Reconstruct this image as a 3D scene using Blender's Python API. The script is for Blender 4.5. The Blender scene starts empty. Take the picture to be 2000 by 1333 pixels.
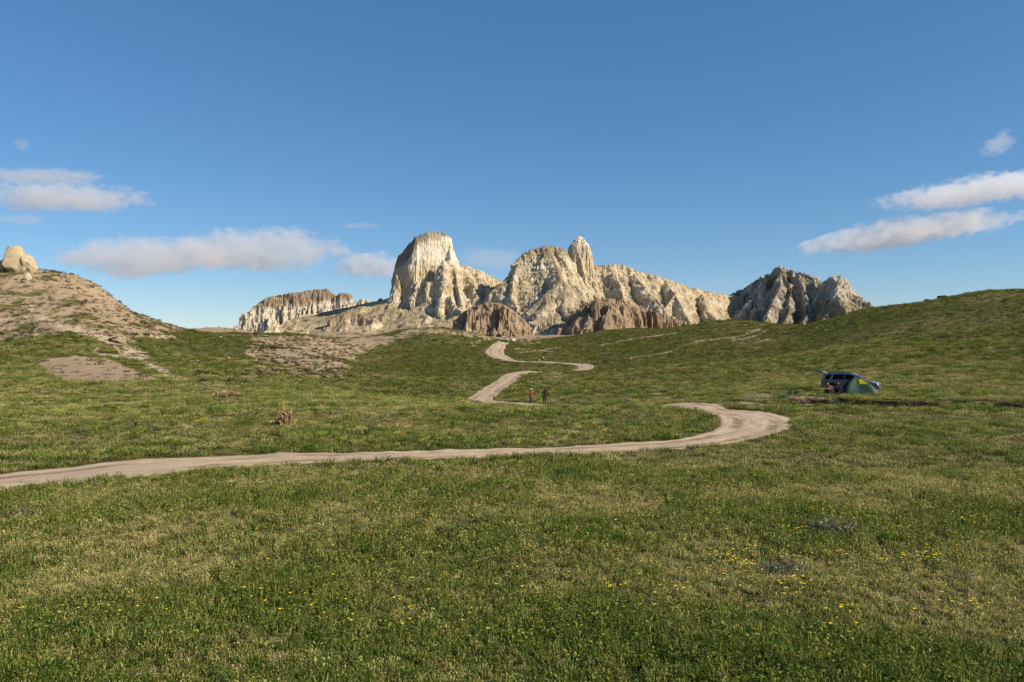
import bpy, bmesh, math, random
import numpy as np
from mathutils import Vector, Matrix

# ------------------------------------------------------------------ camera, sky, sun, exposure
S = bpy.context.scene
CAMZ = 4.5
F = 28.0 / 36.0 * 2000.0            # focal length in photo pixels (photo 2000 x 1333)
cam_d = bpy.data.cameras.new("camera")
cam_d.lens = 28.0
cam_d.sensor_width = 36.0
cam_d.clip_start = 0.3
cam_d.clip_end = 60000.0
cam = bpy.data.objects.new("camera", cam_d)
S.collection.objects.link(cam)
cam.location = (0, 0, CAMZ)
cam.rotation_euler = (math.radians(90), 0, 0)
S.camera = cam

SUN_AZ, SUN_EL = math.radians(111), math.radians(32)      # azimuth clockwise from the view direction (+Y)
SUN = Vector((math.sin(SUN_AZ) * math.cos(SUN_EL), math.cos(SUN_AZ) * math.cos(SUN_EL), math.sin(SUN_EL)))
world = bpy.data.worlds.new("World")
S.world = world
world.use_nodes = True
wn = world.node_tree
wn.nodes.clear()
sky = wn.nodes.new("ShaderNodeTexSky")
sky.sky_type = 'NISHITA'
sky.sun_disc = False
sky.sun_elevation = SUN_EL
sky.sun_rotation = SUN_AZ
sky.altitude = 0
sky.air_density = 0.8
sky.dust_density = 0.0
sky.ozone_density = 6.0
bg = wn.nodes.new("ShaderNodeBackground")
bg.inputs["Strength"].default_value = 0.142
wo = wn.nodes.new("ShaderNodeOutputWorld")
gm = wn.nodes.new("ShaderNodeGamma")              # one tone curve and saturation for the whole sky
gm.inputs["Gamma"].default_value = 0.7
hs = wn.nodes.new("ShaderNodeHueSaturation")
hs.inputs["Saturation"].default_value = 1.27
wn.links.new(sky.outputs[0], gm.inputs[0])
wn.links.new(gm.outputs[0], hs.inputs["Color"])
wn.links.new(hs.outputs[0], bg.inputs[0])
wn.links.new(bg.outputs[0], wo.inputs[0])

sun_d = bpy.data.lights.new("sun", 'SUN')
sun_d.energy = 5.0
sun_d.angle = math.radians(0.53)
sun_d.color = (1.0, 0.86, 0.66)
sun_o = bpy.data.objects.new("sun", sun_d)
S.collection.objects.link(sun_o)
sun_o.location = (300, -100, 200)
sun_o.rotation_euler = SUN.to_track_quat('Z', 'Y').to_euler()

S.view_settings.view_transform = 'Standard'
S.view_settings.look = 'None'
S.view_settings.exposure = 0.45
S.view_settings.gamma = 1.0
S.view_settings.use_curve_mapping = False
S.cycles.use_denoising = True
S.cycles.denoising_prefilter = 'ACCURATE'
S.cycles.max_bounces = 10
S.cycles.diffuse_bounces = 3
S.cycles.glossy_bounces = 2
S.cycles.transmission_bounces = 3
S.cycles.transparent_max_bounces = 10
S.cycles.volume_bounces = 3
S.cycles.volume_step_rate = 0.5

# ------------------------------------------------------------------ numpy noise
_rng = np.random.RandomState(7)
_P = _rng.permutation(1024).astype(np.int64)
_P = np.concatenate([_P, _P, _P])
_G2 = np.stack([np.cos(np.linspace(0, 2 * np.pi, 64, endpoint=False)), np.sin(np.linspace(0, 2 * np.pi, 64, endpoint=False))], 1)
_g3 = np.random.RandomState(5).normal(size=(64, 3))
_G3 = _g3 / np.linalg.norm(_g3, axis=1, keepdims=True)

def pn2(x, y, seed=0):
    x = np.asarray(x, float) + seed * 17.31; y = np.asarray(y, float) + seed * 5.77
    xi = np.floor(x); yi = np.floor(y); fx = x - xi; fy = y - yi
    xi = xi.astype(np.int64) & 1023; yi = yi.astype(np.int64) & 1023
    u = fx * fx * fx * (fx * (fx * 6 - 15) + 10); v = fy * fy * fy * (fy * (fy * 6 - 15) + 10)
    def g(ix, iy, dx, dy):
        h = _P[_P[ix & 1023] + (iy & 1023)] & 63
        return _G2[h, 0] * dx + _G2[h, 1] * dy
    a = g(xi, yi, fx, fy); b = g(xi + 1, yi, fx - 1, fy); c = g(xi, yi + 1, fx, fy - 1); d = g(xi + 1, yi + 1, fx - 1, fy - 1)
    return ((a + (b - a) * u) + ((c + (d - c) * u) - (a + (b - a) * u)) * v) * 1.45

def pn3(x, y, z, seed=0):
    x = np.asarray(x, float) + seed * 11.3; y = np.asarray(y, float) + seed * 3.9; z = np.asarray(z, float) + seed * 7.1
    xi = np.floor(x); yi = np.floor(y); zi = np.floor(z); fx = x - xi; fy = y - yi; fz = z - zi
    xi = xi.astype(np.int64); yi = yi.astype(np.int64); zi = zi.astype(np.int64)
    s = lambda t: t * t * t * (t * (t * 6 - 15) + 10)
    u, v, w = s(fx), s(fy), s(fz)
    def g(i, j, k):
        h = _P[_P[_P[(xi + i) & 1023] + ((yi + j) & 1023)] + ((zi + k) & 1023)] & 63
        return _G3[h, 0] * (fx - i) + _G3[h, 1] * (fy - j) + _G3[h, 2] * (fz - k)
    l = lambda a, b, t: a + (b - a) * t
    return l(l(l(g(0, 0, 0), g(1, 0, 0), u), l(g(0, 1, 0), g(1, 1, 0), u), v),
             l(l(g(0, 0, 1), g(1, 0, 1), u), l(g(0, 1, 1), g(1, 1, 1), u), v), w) * 1.5

def fbm2(x, y, oct=4, seed=0, gain=0.5):
    r = 0; a = 1.0; f = 1.0
    for i in range(oct):
        r = r + a * pn2(x * f, y * f, seed + i * 3); a *= gain; f *= 2.03
    return r

def ridged2(x, y, oct=3, seed=0):
    r = 0; a = 1.0; f = 1.0; t = 0
    for i in range(oct):
        r = r + a * (1 - np.abs(pn2(x * f, y * f, seed + i * 3)) * 1.6); t += a; a *= 0.5; f *= 2.1
    return r / t

def sstep(a, b, x):
    t = np.clip((np.asarray(x, float) - a) / (b - a), 0, 1)
    return t * t * (3 - 2 * t)

# ------------------------------------------------------------------ object helpers
COL = S.collection
def tag(o, label=None, cat=None, group=None, kind=None):
    if label: o["label"] = label
    if cat: o["category"] = cat
    if group: o["group"] = group
    if kind: o["kind"] = kind
    return o

def link(name, me, mat=None, parent=None, loc=None, rot=None):
    o = bpy.data.objects.new(name, me)
    COL.objects.link(o)
    if mat is not None and me is not None:
        for m in (mat if isinstance(mat, (list, tuple)) else [mat]):
            me.materials.append(m)
    if parent is not None: o.parent = parent
    if loc is not None: o.location = loc
    if rot is not None: o.rotation_euler = rot
    return o

def empty(name, loc, rz=0.0):
    o = bpy.data.objects.new(name, None)
    COL.objects.link(o)
    o.location = loc; o.rotation_euler = (0, 0, rz); o.empty_display_size = 0.2
    return o

def np_mesh(name, V, Fq, smooth=True):
    """mesh from numpy arrays: V (n,3), Fq (m,k) with k=3 or 4"""
    V = np.ascontiguousarray(V, dtype=np.float32); Fq = np.ascontiguousarray(Fq, dtype=np.int32)
    me = bpy.data.meshes.new(name)
    me.vertices.add(len(V)); me.vertices.foreach_set("co", V.ravel())
    k = Fq.shape[1]
    me.loops.add(Fq.size); me.loops.foreach_set("vertex_index", Fq.ravel())
    me.polygons.add(len(Fq))
    me.polygons.foreach_set("loop_start", np.arange(0, Fq.size, k, dtype=np.int32))
    me.polygons.foreach_set("loop_total", np.full(len(Fq), k, dtype=np.int32))
    me.polygons.foreach_set("use_smooth", np.full(len(Fq), smooth, dtype=bool))
    me.update(calc_edges=True)
    return me

def set_attr(me, name, data, typ='FLOAT', domain='POINT'):
    a = me.attributes.new(name, typ, domain)
    key = {'FLOAT': 'value', 'INT': 'value', 'FLOAT_VECTOR': 'vector', 'FLOAT_COLOR': 'color'}[typ]
    if typ == 'FLOAT_COLOR' and data.shape[1] == 3:
        data = np.concatenate([data, np.ones((len(data), 1))], 1)
    a.data.foreach_set(key, np.ascontiguousarray(data, dtype=np.int32 if typ == 'INT' else np.float32).ravel())

def grid_faces(nr, nc):
    i = np.arange(nr - 1)[:, None] * nc + np.arange(nc - 1)[None, :]
    return np.stack([i, i + 1, i + 1 + nc, i + nc], -1).reshape(-1, 4)

def bm_obj(name, bm, mat=None, parent=None, smooth=False, **kw):
    me = bpy.data.meshes.new(name)
    bmesh.ops.recalc_face_normals(bm, faces=bm.faces)
    bm.to_mesh(me); bm.free()
    if smooth:
        for p in me.polygons: p.use_smooth = True
    return link(name, me, mat, parent, **kw)

class NT:
    """small helper for building material node trees"""
    def __init__(s, name):
        s.m = bpy.data.materials.new(name); s.m.use_nodes = True
        s.t = s.m.node_tree; s.t.nodes.clear()
        s.out = s.n("ShaderNodeOutputMaterial")
    def n(s, typ, **kw):
        o = s.t.nodes.new(typ)
        for k, v in kw.items():
            if hasattr(o, k): setattr(o, k, v)
        return o
    def set(s, sock, v):
        if isinstance(v, bpy.types.NodeSocket): s.t.links.new(v, sock)
        elif v is not None:
            if hasattr(sock.default_value, '__len__') and len(sock.default_value) == 4 and len(v) == 3: v = (*v, 1)
            sock.default_value = v
    def noise(s, vec, scale, detail=3, rough=0.55, dist=0.0):
        o = s.n("ShaderNodeTexNoise"); s.set(o.inputs["Vector"], vec)
        o.inputs["Scale"].default_value = scale; o.inputs["Detail"].default_value = detail
        o.inputs["Roughness"].default_value = rough; o.inputs["Distortion"].default_value = dist
        return o.outputs["Fac"]
    def vor(s, vec, scale, feature='F1'):
        o = s.n("ShaderNodeTexVoronoi", feature=feature); s.set(o.inputs["Vector"], vec); o.inputs["Scale"].default_value = scale
        return o.outputs["Distance"]
    def mix(s, f, a, b, blend='MIX'):
        o = s.n("ShaderNodeMix", data_type='RGBA', blend_type=blend)
        s.set(o.inputs[0], f); s.set(o.inputs[6], a); s.set(o.inputs[7], b)
        return o.outputs[2]
    def math(s, op, a, b=None, c=None, clamp=False):
        o = s.n("ShaderNodeMath", operation=op, use_clamp=clamp)
        s.set(o.inputs[0], a)
        if b is not None: s.set(o.inputs[1], b)
        if c is not None: s.set(o.inputs[2], c)
        return o.outputs[0]
    def ramp(s, v, a, b, lo=0.0, hi=1.0):
        o = s.n("ShaderNodeMapRange", interpolation_type='SMOOTHSTEP'); s.set(o.inputs[0], v)
        o.inputs[1].default_value = a; o.inputs[2].default_value = b; o.inputs[3].default_value = lo; o.inputs[4].default_value = hi
        return o.outputs[0]
    def attr(s, name, kind='GEOMETRY'):
        o = s.n("ShaderNodeAttribute", attribute_type=kind); o.attribute_name = name
        return o
    def coord(s, which="Object"):
        return s.n("ShaderNodeTexCoord").outputs[which]
    def bump(s, h, strength, dist, normal=None):
        o = s.n("ShaderNodeBump"); s.set(o.inputs["Height"], h)
        o.inputs["Strength"].default_value = strength; o.inputs["Distance"].default_value = dist
        if normal is not None: s.set(o.inputs["Normal"], normal)
        return o.outputs[0]
    def bsdf(s, color, rough=0.9, spec=0.1, metal=0.0, normal=None, coat=0.0):
        o = s.n("ShaderNodeBsdfPrincipled")
        s.set(o.inputs["Base Color"], color); s.set(o.inputs["Roughness"], rough)
        o.inputs["Specular IOR Level"].default_value = spec; o.inputs["Metallic"].default_value = metal
        o.inputs["Coat Weight"].default_value = coat
        if normal is not None: s.set(o.inputs["Normal"], normal)
        s.t.links.new(o.outputs[0], s.out.inputs["Surface"])
        return s.m

def flat_mat(name, col, rough=0.7, spec=0.3, metal=0.0, coat=0.0, var=0.15, scale=6.0):
    """plain material with a little procedural unevenness in colour"""
    t = NT(name)
    n = t.noise(t.coord(), scale, 4)
    dark = tuple(c * (1 - var) for c in col); light = tuple(min(1, c * (1 + var)) for c in col)
    return t.bsdf(t.mix(n, dark, light), rough, spec, metal, coat=coat)
# ------------------------------------------------------------------ terrain: one height function for the whole place
def zpix(py, d): return CAMZ + (666.5 - py) / F * d

_CP = []
for _px in range(-600, 2700, 400):
    for _d in (5, 9, 18, 30, 44):
        _CP.append((_px, _d, 0.0))
    _CP.append((_px, 1000, 5.0)); _CP.append((_px, 2500, 2.0)); _CP.append((_px, 9000, 0.0)); _CP.append((_px, 26000, -10.0))
def cp(px, py, d): _CP.append((px, d, zpix(py, d)))
# the dip behind the near meadow, where the walkers are
for _px in (700, 900, 1100, 1300): _CP.append((_px, 55, -0.1))
for _px, _z in ((750, -1.0), (900, -2.2), (1100, -2.4), (1250, -1.6)): _CP.append((_px, 74, _z))
# car pitch, right-hand hill
for a in ((1450, 772, 67), (1650, 772, 67), (1850, 771, 67), (2100, 772, 67), (2400, 772, 66), (1550, 782, 60), (1900, 784, 59),
          (1350, 770, 90), (1500, 755, 85), (1700, 740, 92), (2000, 742, 86), (2400, 740, 84),
          (2000, 690, 115), (2000, 630, 165), (2000, 567, 230), (2150, 560, 225), (2500, 560, 220), (1700, 690, 130), (1700, 640, 195), (1705, 603, 262),
          (1850, 690, 120), (1850, 630, 178), (1850, 585, 245), (1780, 596, 254), (1920, 570, 236),
          (1640, 626, 290), (1560, 637, 330), (1500, 634, 345), (1420, 626, 365), (1350, 638, 385), (1300, 643, 400), (1200, 645, 425), (1130, 656, 440),
          (1500, 690, 190), (1400, 700, 190), (1550, 660, 240), (1400, 660, 290), (1300, 690, 230), (1300, 665, 310), (1200, 670, 330), (1250, 745, 125), (1400, 740, 120), (1250, 720, 170)):
    cp(*a)
for _px, _d, _z in ((2000, 300, 15), (2400, 300, 16), (1850, 320, 11), (1705, 340, 9), (1560, 430, 7), (1420, 460, 8), (1300, 500, 9), (1200, 510, 9)):
    _CP.append((_px, _d, _z))
# valley and track
ROAD_FAR = [(1120, 796.5, 86, 1.6), (1040, 791.5, 94, 1.5), (980, 787, 102, 1.5), (938, 783, 110, 1.9), (944, 776, 117, 2.0), (960, 764, 128, 2.0), (985, 745, 150, 2.1), (1005, 734, 168, 2.2),
            (1040, 729, 180, 1.9), (1090, 728, 187, 1.7), (1130, 724, 198, 1.7), (1145, 718.5, 209, 2.1), (1130, 713.5, 222, 2.1), (1090, 710, 235, 1.9),
            (1050, 708, 243, 2.0), (1015, 708, 250, 2.6), (990, 703, 262, 3.0), (973, 697, 280, 3.6), (966, 688, 315, 3.8), (971, 680, 350, 3.4), (978, 673, 395, 3.0), (984, 669.5, 425, 2.8)]
for p in ROAD_FAR: cp(p[0], p[1], p[2])
for a in ((860, 782, 108), (800, 760, 130), (800, 735, 165), (650, 745, 140), (700, 765, 115), (880, 725, 190), (900, 700, 250), (850, 690, 280), (660, 716, 225), (700, 706, 262), (760, 682, 325),
          (830, 641, 400), (880, 644, 420), (930, 652, 445), (900, 665, 360), (820, 665, 345), (1060, 690, 290), (1100, 675, 350), (1040, 665, 450),
          (940, 656, 510), (1050, 657, 515), (1000, 663, 480), (800, 655, 520), (700, 650, 520)):
    cp(*a)
for _px, _d, _z in ((830, 480, 7.0), (740, 480, 4.0)): _CP.append((_px, _d, _z))
# left: brown slope, green shelf, bare hill
for a in ((450, 770, 80), (480, 748, 103), (560, 702, 180), (620, 690, 205), (500, 657, 262), (560, 657, 285), (620, 658, 305), (680, 716, 215), (560, 745, 112), (560, 725, 145),
          (300, 745, 92), (200, 746, 90), (80, 724, 105), (180, 696, 128), (0, 742, 92), (0, 682, 135), (0, 605, 188), (0, 532, 224),
          (70, 530, 234), (112, 534, 238), (155, 541, 240), (200, 563, 238), (230, 592, 238), (300, 624, 244), (340, 639, 250), (370, 647, 255), (400, 650, 262),
          (100, 622, 178), (200, 642, 174), (250, 662, 168), (330, 682, 168), (330, 731, 108), (400, 702, 150), (400, 658, 240), (480, 659, 252), (130, 580, 205), (60, 650, 160),
          (-200, 742, 90), (-200, 690, 125), (-200, 600, 180), (-200, 505, 220), (-600, 740, 90), (-600, 600, 170), (-600, 490, 210),
          (420, 641, 400), (455, 643, 405), (390, 650, 380), (500, 655, 420)):
    cp(*a)
for _px, _d, _z in ((0, 300, 22), (100, 300, 20), (200, 300, 12), (300, 320, 6), (-400, 300, 24), (400, 330, 5), (600, 400, 5.5), (450, 520, 6)):
    _CP.append((_px, _d, _z))
_CP = np.array(_CP, float)
def _feat(px, d): return np.stack([px / 260.0, np.log(d) * 3.2], -1)
_X = _feat(_CP[:, 0], _CP[:, 1])
_K = lambda r2: -np.sqrt(r2 + 0.08)
def _solve():
    n = len(_X)
    r2 = ((_X[:, None] - _X[None]) ** 2).sum(-1)
    A = np.zeros((n + 3, n + 3)); A[:n, :n] = _K(r2) + np.eye(n) * 0.004
    A[:n, n] = 1; A[:n, n + 1:] = _X; A[n, :n] = 1; A[n + 1:, :n] = _X.T
    return np.linalg.solve(A, np.concatenate([_CP[:, 2], np.zeros(3)]))
_W = _solve()
def h_smooth(x, y):
    x = np.asarray(x, float).ravel(); y = np.asarray(y, float).ravel()
    th = np.clip(np.arctan2(x, y), -0.78, 0.78); r = np.hypot(x, y)
    px = 1000 + F * np.tan(th); d = np.maximum(r * np.cos(th), 5.0)
    out = np.empty(len(x))
    for i in range(0, len(x), 20000):
        q = _feat(px[i:i + 20000], d[i:i + 20000])
        r2 = (q[:, :1] - _X[None, :, 0]) ** 2 + (q[:, 1:] - _X[None, :, 1]) ** 2
        out[i:i + 20000] = _K(r2) @ _W[:len(_X)] + _W[len(_X)] + q @ _W[len(_X) + 1:]
    return out

# gully with an eroded bank on the right, painted near-black for shade: a narrow crooked trench
def gully_depth(x, y):
    yc = 56.2 + 0.7 * pn2(x / 9.0, x * 0, 40) + 0.30 * pn2(x / 2.7, x * 0, 41) - 0.28 * (x - 21.7)
    w = 0.50 + 0.25 * pn2(x / 2.1, x * 0, 42)
    m = sstep(19.0, 21.0, x) * (1 - sstep(60, 70, x)) * sstep(-0.12, 0.12, pn2(x / 2.3, x * 0, 43) + 0.5 * pn2(x / 0.8, x * 0, 44) + 0.10 + 0.012 * (x - 20))
    d = y - yc
    return m * ((1 - sstep(w, w + 0.30, np.abs(d))) * 0.55 - 0.34 * sstep(w - .05, w + 0.25, d) * (1 - sstep(1.2, 7, d)))

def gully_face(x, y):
    """1 on the bare earth of the trench and its far bank; also masks the painted shade there"""
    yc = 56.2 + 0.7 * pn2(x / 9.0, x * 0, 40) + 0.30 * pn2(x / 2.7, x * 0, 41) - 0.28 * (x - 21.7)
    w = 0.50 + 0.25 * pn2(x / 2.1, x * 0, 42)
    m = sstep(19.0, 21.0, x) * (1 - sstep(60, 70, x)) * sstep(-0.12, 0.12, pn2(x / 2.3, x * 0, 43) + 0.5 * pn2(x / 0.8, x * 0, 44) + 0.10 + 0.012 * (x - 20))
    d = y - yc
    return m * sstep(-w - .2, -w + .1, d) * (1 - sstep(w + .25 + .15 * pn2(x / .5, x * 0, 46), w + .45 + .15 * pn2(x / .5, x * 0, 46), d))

def h_base(x, y):
    """ground height without the road bed"""
    x = np.asarray(x, float); y = np.asarray(y, float)
    shp = x.shape; x = x.ravel(); y = y.ravel()
    r = np.hypot(x, y)
    h = h_smooth(x, y)
    near = 1 - sstep(60, 110, r)
    h = h + near * (0.10 * fbm2(x / 7.0, y / 7.0, 3, 11) + 0.03 * fbm2(x / 1.3, y / 1.3, 2, 15))
    hill = sstep(80, 160, r) * (1 - sstep(700, 1000, r))
    h = h + hill * (0.45 * fbm2(x / 26.0, y / 26.0, 3, 21) + 0.10 * fbm2(x / 3.4, y / 3.4, 2, 27))
    # gullies and rills running down the bare left hill
    px = 1000 + F * x / np.maximum(y, 1)
    lh = (1 - sstep(180, 420, px)) * sstep(110, 150, y) * (1 - sstep(300, 340, y))
    h = h - lh * 1.8 * np.clip(ridged2(x / 30.0 + 0.35 * y / 30.0, y / 90.0, 3, 31) - 0.45, 0, 1)
    h = h + lh * (1.1 * (ridged2(x / 17.0 + 0.6 * y / 40, y / 34.0, 3, 35) - 0.5) + 0.35 * fbm2(x / 4.5, y / 4.5, 3, 37))
    top = sstep(90, 150, px) * (1 - sstep(225, 260, px)) * sstep(205, 222, y) * (1 - sstep(240, 246, y))
    h = h - top * 1.3 * np.clip(ridged2(x / 3.6, y / 22.0, 2, 33) - 0.5, 0, 1)
    h = h - gully_depth(x, y)
    return h.reshape(shp)

def ray_hit(px, py, d0=7.0, d1=480.0):
    d = np.geomspace(d0, d1, 1500)
    x = (px - 1000) / F * d
    z = CAMZ + (666.5 - py) / F * d
    k = np.argmax(h_base(x, d) > z)
    return x[k], d[k]

# ------------------------------------------------------------------ the road
_pairs = [((-420, 1050), (-420, 962)), ((-200, 1010), (-200, 938)), ((0, 978), (0, 916)), ((110, 959), (110, 907)), ((200, 945), (200, 901)), ((300, 932), (300, 895)), ((400, 917), (400, 893)), ((500, 912), (500, 889)), ((600, 906), (600, 886)), ((700, 900), (700, 885)),
          ((800, 895), (800, 884)), ((900, 891), (900, 882)), ((1000, 888), (1000, 881)), ((1100, 885), (1090, 878)), ((1200, 882), (1180, 873)), ((1330, 876), (1290, 864)),
          ((1430, 865), (1350, 855)), ((1500, 852), (1385, 845)), ((1538, 840), (1400, 836)), ((1552, 828), (1406, 826)), ((1543, 816), (1402, 816)), ((1498, 806), (1390, 810)), ((1420, 800), (1365, 804))]
_E1 = []; _E2 = []
for a, b in _pairs:
    _E1.append(ray_hit(*a)); _E2.append(ray_hit(*b))
_E1 = np.array(_E1); _E2 = np.array(_E2)
_far = [((1345 - 1000) / F * 57.5, 57.5, 1.7), ((1240 - 1000) / F * 70, 70, 1.6)] + [((p[0] - 1000) / F * p[2], p[2], p[3]) for p in ROAD_FAR]
_far = np.array(_far)
_C = np.concatenate([(_E1 + _E2) / 2, _far[:, :2]])
_t = np.gradient(_C, axis=0); _t /= np.linalg.norm(_t, axis=1, keepdims=True)
_nrm = np.stack([-_t[:, 1], _t[:, 0]], 1)
_hw = np.concatenate([np.abs(((_E2 - _E1) * _nrm[:len(_E1)]).sum(1)) / 2, _far[:, 2]])
_hw[:len(_E1)] = np.clip(_hw[:len(_E1)], 1.25, 2.3)
def _catmull(P, n):
    out = []
    for i in range(len(P) - 1):
        p0, p1, p2, p3 = P[max(i - 1, 0)], P[i], P[i + 1], P[min(i + 2, len(P) - 1)]
        for t in np.arange(n) / n:
            out.append(0.5 * (2 * p1 + (p2 - p0) * t + (2 * p0 - 5 * p1 + 4 * p2 - p3) * t * t + (3 * p1 - p0 - 3 * p2 + p3) * t ** 3))
    out.append(P[-1])
    return np.array(out)
RC = _catmull(np.column_stack([_C, _hw]), 14)            # x, y, half width
def road_sdf(x, y):
    """signed distance to the road edge (negative inside)"""
    x = np.asarray(x, float); y = np.asarray(y, float)
    out = np.full(x.shape, 50.0)
    ok = (y > 5) & (y < 450) & (np.abs(x) < 60 + 0 * y)
    xs, ys = x[ok], y[ok]
    best = np.full(xs.shape, 50.0)
    P = RC[::3]
    for i in range(len(P) - 1):
        a, b = P[i], P[i + 1]
        reach = max(abs(b[0] - a[0]), abs(b[1] - a[1])) + 9
        m = (np.abs(xs - a[0]) < reach) & (np.abs(ys - a[1]) < reach)
        if not m.any(): continue
        ux, uy = b[0] - a[0], b[1] - a[1]; L2 = ux * ux + uy * uy + 1e-9
        t = np.clip(((xs[m] - a[0]) * ux + (ys[m] - a[1]) * uy) / L2, 0, 1)
        dd = np.hypot(xs[m] - a[0] - t * ux, ys[m] - a[1] - t * uy) - (a[2] + (b[2] - a[2]) * t)
        best[m] = np.minimum(best[m], dd)
    out[ok] = best
    return out

def edge_wobble(x, y):
    return 0.32 * pn2(x / 1.6, y / 1.6, 51) + 0.16 * pn2(x / 0.35, y / 0.35, 52)

def h_ground(x, y, sdf=None):
    """ground sheet: sinks under the road bed"""
    h = h_base(x, y)
    if sdf is None: sdf = road_sdf(np.asarray(x, float), np.asarray(y, float))
    deep = 0.10 + 0.5 * sstep(90, 300, np.asarray(y, float))
    return h - deep * (1 - sstep(-0.9, 0.10, sdf + edge_wobble(x, y)))

# ------------------------------------------------------------------ colour masks of the ground (bare earth, lushness), world-fixed
def seg_mask(px, py, pts, w):
    """closeness to a polyline given in photo pixels: 1 on the line, 0 at w pixels"""
    best = np.full(px.shape, 1e9)
    for (x0, y0), (x1, y1) in zip(pts[:-1], pts[1:]):
        ux, uy = x1 - x0, y1 - y0
        t = np.clip(((px - x0) * ux + (py - y0) * uy) / (ux * ux + uy * uy), 0, 1)
        best = np.minimum(best, np.hypot(px - x0 - t * ux, py - y0 - t * uy))
    return 1 - sstep(0.5, 1.0, best / w)

def poly_in(px, py, poly):
    c = np.zeros(px.shape, bool)
    n = len(poly)
    for i in range(n):
        x0, y0 = poly[i]; x1, y1 = poly[(i + 1) % n]
        cond = ((y0 > py) != (y1 > py)) & (px < (x1 - x0) * (py - y0) / (y1 - y0 + 1e-9) + x0)
        c ^= cond
    return c

def ground_masks(x, y, z, want_trail=False):
    d = np.maximum(y, 1.0)
    px = 1000 + F * x / d; py = 666.5 - (z - CAMZ) / d * F
    n1 = fbm2(x / 6, y / 9, 4, 61); n2 = fbm2(x / 1.6, y / 2.4, 3, 65); n3 = fbm2(x / 30, y / 30, 3, 68)
    jx = px + n1 * 14 + n2 * 6; jy = py + n1 * 5 + n2 * 3
    front = (y > 60) & (y < 470)
    bare = np.zeros(px.shape)
    def put(m, v): np.copyto(bare, np.maximum(bare, np.where(front, m * v, 0)))
    # bare clay patch at the foot of the left hill
    put(poly_in(jx, jy, [(78, 712), (95, 700), (150, 696), (215, 702), (245, 716), (300, 736), (325, 746), (230, 747), (130, 742), (88, 730)]), 1.0)
    # left hill: bare above, greener towards the foot and the right end
    lh = poly_in(jx, jy, [(-700, 300), (-700, 690), (0, 672), (60, 662), (150, 650), (215, 668), (240, 690), (330, 742), (365, 742), (330, 720), (290, 690), (262, 664), (300, 655), (330, 650), (365, 646), (380, 640), (300, 600), (200, 500), (100, 400)])
    put(lh, np.clip(0.74 + 0.65 * n1 + 0.3 * n2, 0, 1))
    put(poly_in(jx, jy, [(110, 520), (180, 520), (235, 590), (250, 600), (225, 620), (160, 590), (110, 560)]), 0.95)
    put(poly_in(jx, jy, [(40, 535), (120, 560), (100, 568), (40, 552)]), 0.9)
    # brown scrub slope
    put(poly_in(jx, jy, [(492, 654), (660, 656), (800, 655), (790, 664), (740, 680), (672, 706), (690, 735), (640, 742), (560, 738), (500, 742), (470, 735), (495, 700), (478, 690)]), np.clip(0.86 + 0.5 * n2 + 0.2 * n1, 0, 1))
    put(poly_in(jx, jy, [(400, 745), (480, 750), (500, 775), (440, 790), (400, 770)]), np.clip(0.55 + 0.9 * n2, 0, 1))
    put(poly_in(jx, jy, [(330, 735), (420, 730), (500, 742), (470, 752), (380, 752)]), np.clip(0.55 + 0.9 * n2, 0, 1))
    # far brown hillocks behind
    put(poly_in(jx, jy, [(370, 630), (500, 630), (500, 655), (440, 652), (375, 648)]), 1.0)
    # trails
    tr = np.zeros(px.shape)
    for pts, w in (([(60, 600), (65, 615), (100, 630), (150, 645), (200, 660), (240, 690), (290, 712), (335, 738), (345, 742)], 7), ([(190, 680), (186, 690), (196, 692), (250, 700)], 4),
                   ([(0, 625), (50, 620), (80, 606)], 5), ([(290, 655), (305, 659), (340, 658)], 4), ([(150, 645), (215, 664), (235, 668)], 9), ([(240, 672), (262, 690), (285, 698)], 9)):
        tr = np.maximum(tr, seg_mask(px + n2 * 2, py + n2 * 1, pts, w))
    put(tr, 0.95)
    trail = np.where(front, tr, 0)
    tr = np.zeros(px.shape)
    for pts, w in (([(1485, 643), (1460, 652), (1432, 662)], 3), ([(1500, 645), (1480, 655), (1450, 664), (1420, 660), (1360, 668)], 3), ([(1360, 668), (1300, 690), (1230, 700)], 2),
                   ([(1170, 676), (1250, 660), (1320, 652)], 2), ([(920, 668), (926, 676), (935, 681)], 2), ([(930, 670), (940, 665), (1000, 658)], 2.5), ([(985, 680), (1030, 683), (1080, 688)], 2),
                   ([(1010, 690), (1060, 684), (1100, 678)], 2), ([(1080, 727), (1120, 735), (1060, 738)], 2.5)):
        tr = np.maximum(tr, seg_mask(px + n2 * 1.5, py + n2 * .6, pts, w))
    put(tr, 0.75)
    put(poly_in(jx, jy, [(1420, 660), (1520, 662), (1500, 685), (1440, 680)]), np.clip(0.35 + 0.9 * n2, 0, 0.8))
    put(poly_in(jx, jy, [(1040, 728), (1120, 728), (1110, 738), (1060, 738)]), np.clip(0.3 + 0.9 * n2, 0, 0.8))
    put(poly_in(jx, jy, [(870, 640), (1060, 650), (1060, 662), (1010, 668), (975, 664), (930, 660), (870, 652), (780, 655), (800, 640), (830, 632)]), np.clip(0.72 + 0.9 * n2, 0, 1))
    put(poly_in(jx, jy, [(1000, 668), (1040, 662), (1070, 672), (1040, 684)]), np.clip(0.5 + 0.9 * n2, 0, 0.9))
    # worn grass on the flat by the tent and along the bend
    worn = (y > 52) & (y < 100) & (py > 768) & (py < 800) & (px > 1050) & (px < 1640)
    bare = np.maximum(bare, np.where(worn, np.clip(0.48 + 0.6 * n2 + 0.5 * n1, 0, 0.85), 0))
    far = y > 470
    bare = np.where(far, np.clip(0.75 + 0.5 * n1, 0, 1), bare)
    # small open spots in the near meadow
    nearm = y < 55
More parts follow.
